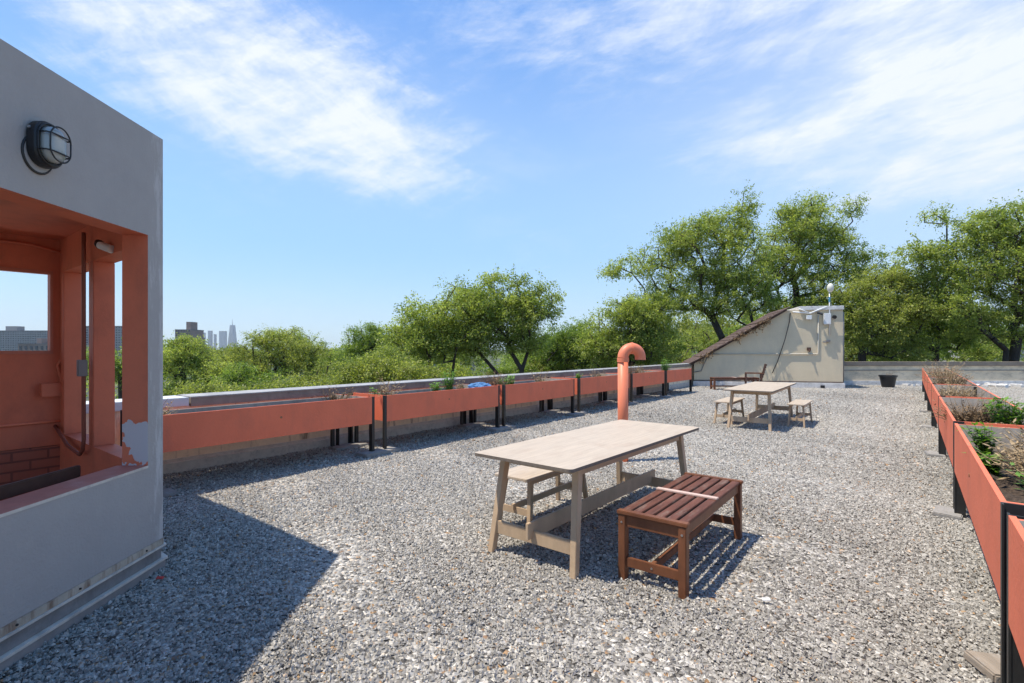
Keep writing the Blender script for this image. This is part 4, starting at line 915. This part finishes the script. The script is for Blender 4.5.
LF, LD, LY = M['leaf'], M['leaf_dark'], M['leaf_yellow']
UND = [(205, 378, 30, 'behind the white coping beside the pavilion'), (250, 384, 27, 'under the broad tree by the skyline'), (318, 384, 29, 'right of the broad tree below the skyline'), (345, 372, 36, 'in the gap left of the dark green tree'), (395, 362, 33, 'behind the low yellow-green tree'),
       (440, 380, 27, 'at the foot of the big spreading tree, left side'), (500, 378, 29, 'between the dark stems of the big spreading tree'), (545, 376, 30, 'left of the rounded green tree'), (595, 368, 31, 'behind the third left planter'), (660, 352, 33, 'left of the sloped brown roof'),
       (700, 348, 38, 'showing through under the tall forked tree'), (760, 335, 36, 'over the middle of the sloped brown roof'), (845, 348, 34, 'just right of the stair house downpipe'), (905, 350, 32, 'behind the black pot, low'), (985, 352, 33, 'behind the right end of the far parapet')]
T = [
 # label, D, trunk x, fork y, blobs, nclu, nleaf, mat
 ('slender pale green tree next to the grey pavilion corner', 30, 184, 375, [(176, 358, 24, 22), (192, 350, 16, 14), (172, 388, 22, 10)], 110, 17000, LF, dict(thick=.16)),
 ('broad green tree below the skyline towers', 34, 274, 388, [(262, 362, 40, 22), (286, 350, 34, 24), (240, 372, 36, 20), (305, 366, 26, 20), (270, 338, 22, 12)], 260, 40000, LY, dict(thick=.3, lean=0)),
 ('dark branching tree crown rising right of the glass skyscraper', 44, 296, 385, [(286, 342, 26, 14), (302, 350, 24, 18), (272, 340, 18, 10), (320, 358, 16, 14)], 150, 20000, LF, dict(thick=.3)),
 ('bright low shrub-like tree just over the left coping', 22, 300, 402, [(290, 392, 44, 9), (345, 392, 30, 14), (240, 396, 24, 8), (205, 394, 20, 10)], 170, 26000, LY, dict(thick=.15, lsz=.085)),
 ('dark green tree at the left shoulder of the big spreading tree', 40, 366, 375, [(366, 340, 24, 16), (358, 356, 20, 14), (384, 338, 18, 14)], 140, 22000, LD, dict(thick=.25)),
 ('big round spreading tree in the middle with several dark stems', 24, 478, 386, [(440, 318, 44, 26), (480, 296, 44, 24), (520, 300, 40, 24), (500, 330, 44, 24), (430, 345, 44, 22), (545, 305, 18, 16), (470, 322, 60, 28), (505, 312, 50, 26), (440, 330, 46, 22), (470, 345, 36, 18), (520, 340, 28, 16), (405, 335, 26, 20)], 460, 82000, LF, dict(thick=.24, depth=.7, stems=[(500, 376), (522, 370), (452, 378), (430, 374)])),
 ('low yellow-green tree in front of the big spreading tree', 20, 400, 400, [(385, 372, 34, 16), (420, 378, 30, 12), (365, 382, 26, 12), (350, 372, 16, 10)], 150, 26000, LY, dict(thick=.14, lsz=.085)),
 ('rounded green tree between the spreading tree and the vent pipe', 30, 560, 380, [(556, 345, 26, 18), (580, 335, 22, 16), (548, 362, 34, 14), (590, 350, 24, 20), (520, 370, 24, 10)], 210, 34000, LD, dict(thick=.2)),
 ('green tree filling the gap behind the vent pipe', 26, 630, 380, [(625, 325, 34, 26), (612, 350, 36, 20), (650, 345, 30, 26), (640, 310, 30, 22), (600, 345, 20, 20)], 300, 48000, LF, dict(thick=.22)),
 ('tall open-crowned tree with dark forked limbs behind the sloped roof', 27, 722, 338, [(655, 262, 34, 18), (690, 240, 38, 24), (722, 232, 34, 24), (742, 222, 14, 30), (700, 275, 50, 26), (740, 270, 34, 30), (670, 300, 36, 20), (622, 268, 22, 9), (730, 305, 40, 18), (760, 300, 20, 18), (748, 208, 8, 20), (672, 235, 16, 10)], 400, 64000, LF, dict(thick=.25, depth=.75, stems=[(752, 330), (705, 345)])),
 ('tall leafy tree directly above the stair house', 29, 790, 320, [(800, 222, 34, 22), (790, 250, 40, 26), (825, 240, 36, 28), (770, 275, 30, 26), (820, 280, 42, 24), (855, 262, 24, 18), (875, 275, 22, 14), (886, 262, 14, 8), (800, 305, 40, 16), (815, 206, 20, 14), (848, 205, 12, 10), (790, 210, 14, 10)], 380, 62000, LF, dict(thick=.3, depth=.75, stems=[(770, 315), (812, 330)])),
 ('dense green tree right of the stair house', 25, 862, 352, [(870, 318, 34, 26), (900, 310, 30, 28), (880, 345, 40, 18), (850, 300, 20, 22), (905, 345, 30, 18), (890, 288, 18, 16), (868, 290, 20, 14), (912, 300, 24, 20), (905, 280, 20, 12), (880, 278, 16, 10)], 280, 52000, LY, dict(thick=.22)),
 ('large heavy-crowned tree at the right edge with a leaning trunk', 24, 972, 338, [(1000, 230, 40, 24), (960, 245, 30, 14), (975, 275, 50, 32), (1020, 270, 50, 40), (950, 300, 36, 26), (1000, 320, 44, 26), (940, 225, 16, 9), (1040, 240, 50, 34), (1060, 310, 50, 40), (925, 290, 16, 12), (930, 216, 14, 8), (915, 250, 16, 12), (935, 262, 26, 16), (1012, 208, 30, 14)], 480, 90000, LF, dict(thick=.3, depth=.7, lean=45, stems=[(1000, 350)])),
 ('dark-stemmed tree behind the black pot', 28, 935, 350, [(930, 320, 34, 22), (950, 335, 34, 18), (915, 335, 24, 20), (965, 325, 24, 20)], 200, 38000, LD, dict(thick=.24)),
]
for i, (lb, D, tx, fy, bl, nc, nl, m_, kw) in enumerate(T):
    tree('leafy_tree', lb, D, tx, fy, bl, nc, nl, m_, 40+i, **kw)
for i, (x, y, D, wh) in enumerate(UND):
    rg_ = random.Random(i); tree('leafy_tree', 'bushy bright green tree crown '+wh, D, x, y+18, [(x-14, y+4, 24, 15), (x+16, y, 24, 16), (x+rg_.uniform(-10, 10), y-10, 18, 12), (x, y+20, 34, 14)], 90, 13000 + 2500*(i % 3), (LF, LD, LY, LD, LF)[i % 5], 300+i, thick=.26, group='lower trees behind the parapets')
# second line of trees and the far wooded streets
T2 = [('distant tree behind the big spreading tree, left part', 60, 420, 372, [(400, 352, 40, 22), (450, 355, 40, 20)]), ('distant tree beyond the middle planters', 62, 560, 372, [(540, 356, 40, 20), (590, 350, 36, 22)]),
      ('distant tree low behind the sloped roof', 50, 700, 365, [(690, 335, 50, 26), (740, 330, 40, 30)]), ('distant tree behind the stair house corner', 50, 810, 362, [(790, 325, 40, 30), (840, 330, 46, 30)]),
      ('distant tree beyond the far parapet, right part', 48, 960, 360, [(900, 340, 46, 24), (970, 335, 60, 28), (1040, 335, 50, 30)]), ('distant tree under the brown tower', 70, 215, 372, [(205, 358, 34, 12), (240, 362, 30, 12)]), ('distant tree right of the skyline', 65, 335, 372, [(330, 366, 26, 14), (350, 362, 18, 16)]),
      ('distant tree seen left through the pavilion slits', 60, 120, 372, [(110, 366, 40, 18), (150, 362, 26, 20)])]
for i, (lb, D, tx, fy, bl) in enumerate(T2): tree('leafy_tree', lb, D, tx, fy, bl, 150, 20000, (LF, LD, LY)[i % 3], 140+i, lsz=.2, clr=.8, thick=.3)

def far_wood():
    rg = np.random.default_rng(5); n = 150000; m_ = 900
    cy = rg.uniform(75, 900, m_); cx = rg.uniform(-1.35, 1.25, m_)*cy; cz = STREET + rg.uniform(4, 9.5, m_); r_ = rg.uniform(3, 5.5, m_)
    i = rg.integers(0, m_, n); d = rg.normal(size=(n, 3)); d /= np.linalg.norm(d, axis=1)[:, None]; d[:, 2] *= .7
    pos = np.stack([cx, cy, cz], 1)[i] + d*(r_[i]*rg.uniform(.6, 1.1, n))[:, None]
    ax = rg.normal(size=(n, 3)); ax /= np.linalg.norm(ax, axis=1)[:, None]; sd = np.cross(ax, rg.normal(size=(n, 3))); sd /= np.linalg.norm(sd, axis=1)[:, None]; sz = rg.uniform(.4, .9, n)[:, None]
    quad = np.stack([pos, pos+ax*sz*.5+sd*sz*.35, pos+ax*sz, pos+ax*sz*.5-sd*sz*.35], 1).reshape(-1, 3)
    o = fastmesh('distant_wood', quad, np.arange(n*4).reshape(-1, 4), LF, attr={'tint': np.repeat(np.clip(rg.random(m_)[i]*.7+rg.random(n)*.3, 0, 1), 4)})
    o['kind'] = 'stuff'; tag(o, 'far-off mass of street trees reaching to the skyline', 'trees')
far_wood()

# ------------------------------------------------------------------ buildings beyond
def block(label, x0, x1, ytop, D, wallm, depth, floors, bays, top=None, group='buildings on the skyline', name='apartment_block', roofh=None, cat='building', winm=None):
    k = D/F; X0, X1 = (x0-512)*k, (x1-512)*k; ZT_ = H-(ytop-HZ)*k; w = X1-X0; h = ZT_-STREET
    t = thing(name, label, cat, ((X0+X1)/2, D, STREET), group=group)
    b = MB(); b.box((0, depth/2, h/2), (w, depth, h)); b.build('wall', wallm, t)
    b = MB(); b.box((0, depth/2, h+h*.008), (w*1.02, depth*1.02, h*.02)); b.build('roof', M['flat_roof'], t)
    if floors:
        fh = h/floors; bw = w/bays; rest = MB(); left = 0; proto = MB(); proto.box((0, 0, 0), (bw*.45, .5*k, fh*.45)); po = None
        for f in range(floors-1, -1, -1):
            for c in range(bays):
                ce = (-w/2+bw*(c+.5), -.1*k, fh*(f+.55))
                if (floors-1-f)*bays+c < 100:
                    if po is None: po = proto.build('window', M['glass_far'], t); po.location = ce
                    else: q_ = po.copy(); COL.objects.link(q_); q_.location = ce
                else: rest.box(ce, (bw*.45, .5*k, fh*.45)); left += 1
        if left: o_ = rest.build('window', M['glass_far'], t); o_['kind'] = 'stuff'
    for (a0, a1, hh) in (top or []):
        b = MB(); b.box((-w/2+w*(a0+a1)/2, depth/2, h+hh*k/2), (w*(a1-a0), depth*.5, hh*k)); b.build('rooftop_tower', wallm, t)
    return t
block('brown brick apartment tower with a rooftop bulkhead left of the pale skyscrapers', 175, 190.5, 330, 420, M['brick'], 18, 16, 6, [(.50, .80, 8.5)])
block('lower brown wing at the right side of the brick tower', 184, 192.5, 338, 445, M['brick'], 18, 14, 3)
for lb, x0, x1, yt in [('pale narrow skyscraper just right of the brick tower', 200.5, 203.6, 333), ('pale stepped skyscraper, second on the horizon', 207.8, 210.6, 331), ('small pale tower between two skyscrapers', 213.6, 214.6, 334.5), ('wide pale skyscraper left of the tallest one', 219, 225, 331.5)]:
    block(lb, x0, x1, yt, 3600, M['tower'], 26, 0, 0, name='skyscraper', group='pale skyscrapers on the horizon')
# the tapered tallest tower with its spire
k = 3700/F; tt = thing('skyscraper', 'tallest tapered glass skyscraper with a thin spire', 'skyscraper', ((232.5-512)*k, 3700, STREET), group='pale skyscrapers on the horizon')
b = MB(); h = (349-325)*k+12
def ring8(r1, r2, z):      # square with chamfered corners
    return [(x*r1, y*r2, z) if i % 2 == 0 else (x*r2, y*r1, z) for i, (x, y) in enumerate([(1, 1), (1, 1), (-1, 1), (-1, 1), (-1, -1), (-1, -1), (1, -1), (1, -1)])]
rw = 3.6*k; vs = [(rw, rw*.98, 0), (rw*.98, rw, 0), (-rw*.98, rw, 0), (-rw, rw*.98, 0), (-rw, -rw*.98, 0), (-rw*.98, -rw, 0), (rw*.98, -rw, 0), (rw, -rw*.98, 0)]
top_ = [(rw*.62, rw*.28, h), (rw*.28, rw*.62, h), (-rw*.28, rw*.62, h), (-rw*.62, rw*.28, h), (-rw*.62, -rw*.28, h), (-rw*.28, -rw*.62, h), (rw*.28, -rw*.62, h), (rw*.62, -rw*.28, h)]
b.add(vs+top_, [(i, (i+1) % 8, 8+(i+1) % 8, 8+i) for i in range(8)]+[tuple(range(8, 16))]); b.build('shaft', M['tower'], tt)
b = MB(); b.tube([(0, 0, h), (0, 0, h+6*k)], [.4*k, .1*k], 8); b.build('spire', M['tower'], tt)
block('dark low roofline with four bulkheads right of the skyline trees', 316, 331, 355, 130, M['brick'], 10, 4, 10, [(.02, .30, 5), (.42, .6, 5), (.68, .98, 6)])
block('long grey slab block seen through the pavilion window', -60, 54, 331, 500, M['brick_grey'], 16, 14, 46, [(.54, .64, 5)], winm=M['glass_far'])
block('grey slab block seen between the pavilion columns', 56, 126, 326.5, 520, M['brick_grey'], 16, 14, 26)
block('low brown building with a rooftop tank in the pavilion window', 18, 50, 344, 220, M['brick'], 14, 4, 6, [(.35, .5, 6)])
block('pale low house roof seen between the trees by the tall far building', 250, 300, 366, 90, M['house_wall'], 10, 3, 6)
block('pale rowhouse behind the big spreading tree', 395, 470, 352, 95, M['house_wall'], 12, 4, 9)
block('brown rowhouse between the middle trees', 528, 568, 343, 100, M['brick'], 12, 5, 6, [(.2, .5, 5)])
block('pale house seen under the right-edge tree', 985, 1060, 335, 60, M['house_wall'], 12, 4, 6)
block('pale house glimpsed behind the tall forked tree', 640, 740, 330, 85, M['house_wall'], 12, 4, 8)

# ------------------------------------------------------------------ air
hz = MB(); hz.box((0, 1950, 145), (8400, 4100, 313)); ho = hz.build('haze', [])
hm = bpy.data.materials.new('haze_air'); hm.use_nodes = True; N = hm.node_tree.nodes; N.clear(); o_ = N.new('ShaderNodeOutputMaterial'); vv = N.new('ShaderNodeVolumePrincipled')
vv.inputs['Color'].default_value = (.90, .96, 1, 1); vv.inputs['Density'].default_value = .00011; vv.inputs['Anisotropy'].default_value = .2; hm.node_tree.links.new(vv.outputs[0], o_.inputs['Volume'])
ho.data.materials.append(hm); ho['kind'] = 'stuff'; tag(ho, 'pale blue summer haze over the city', 'haze')
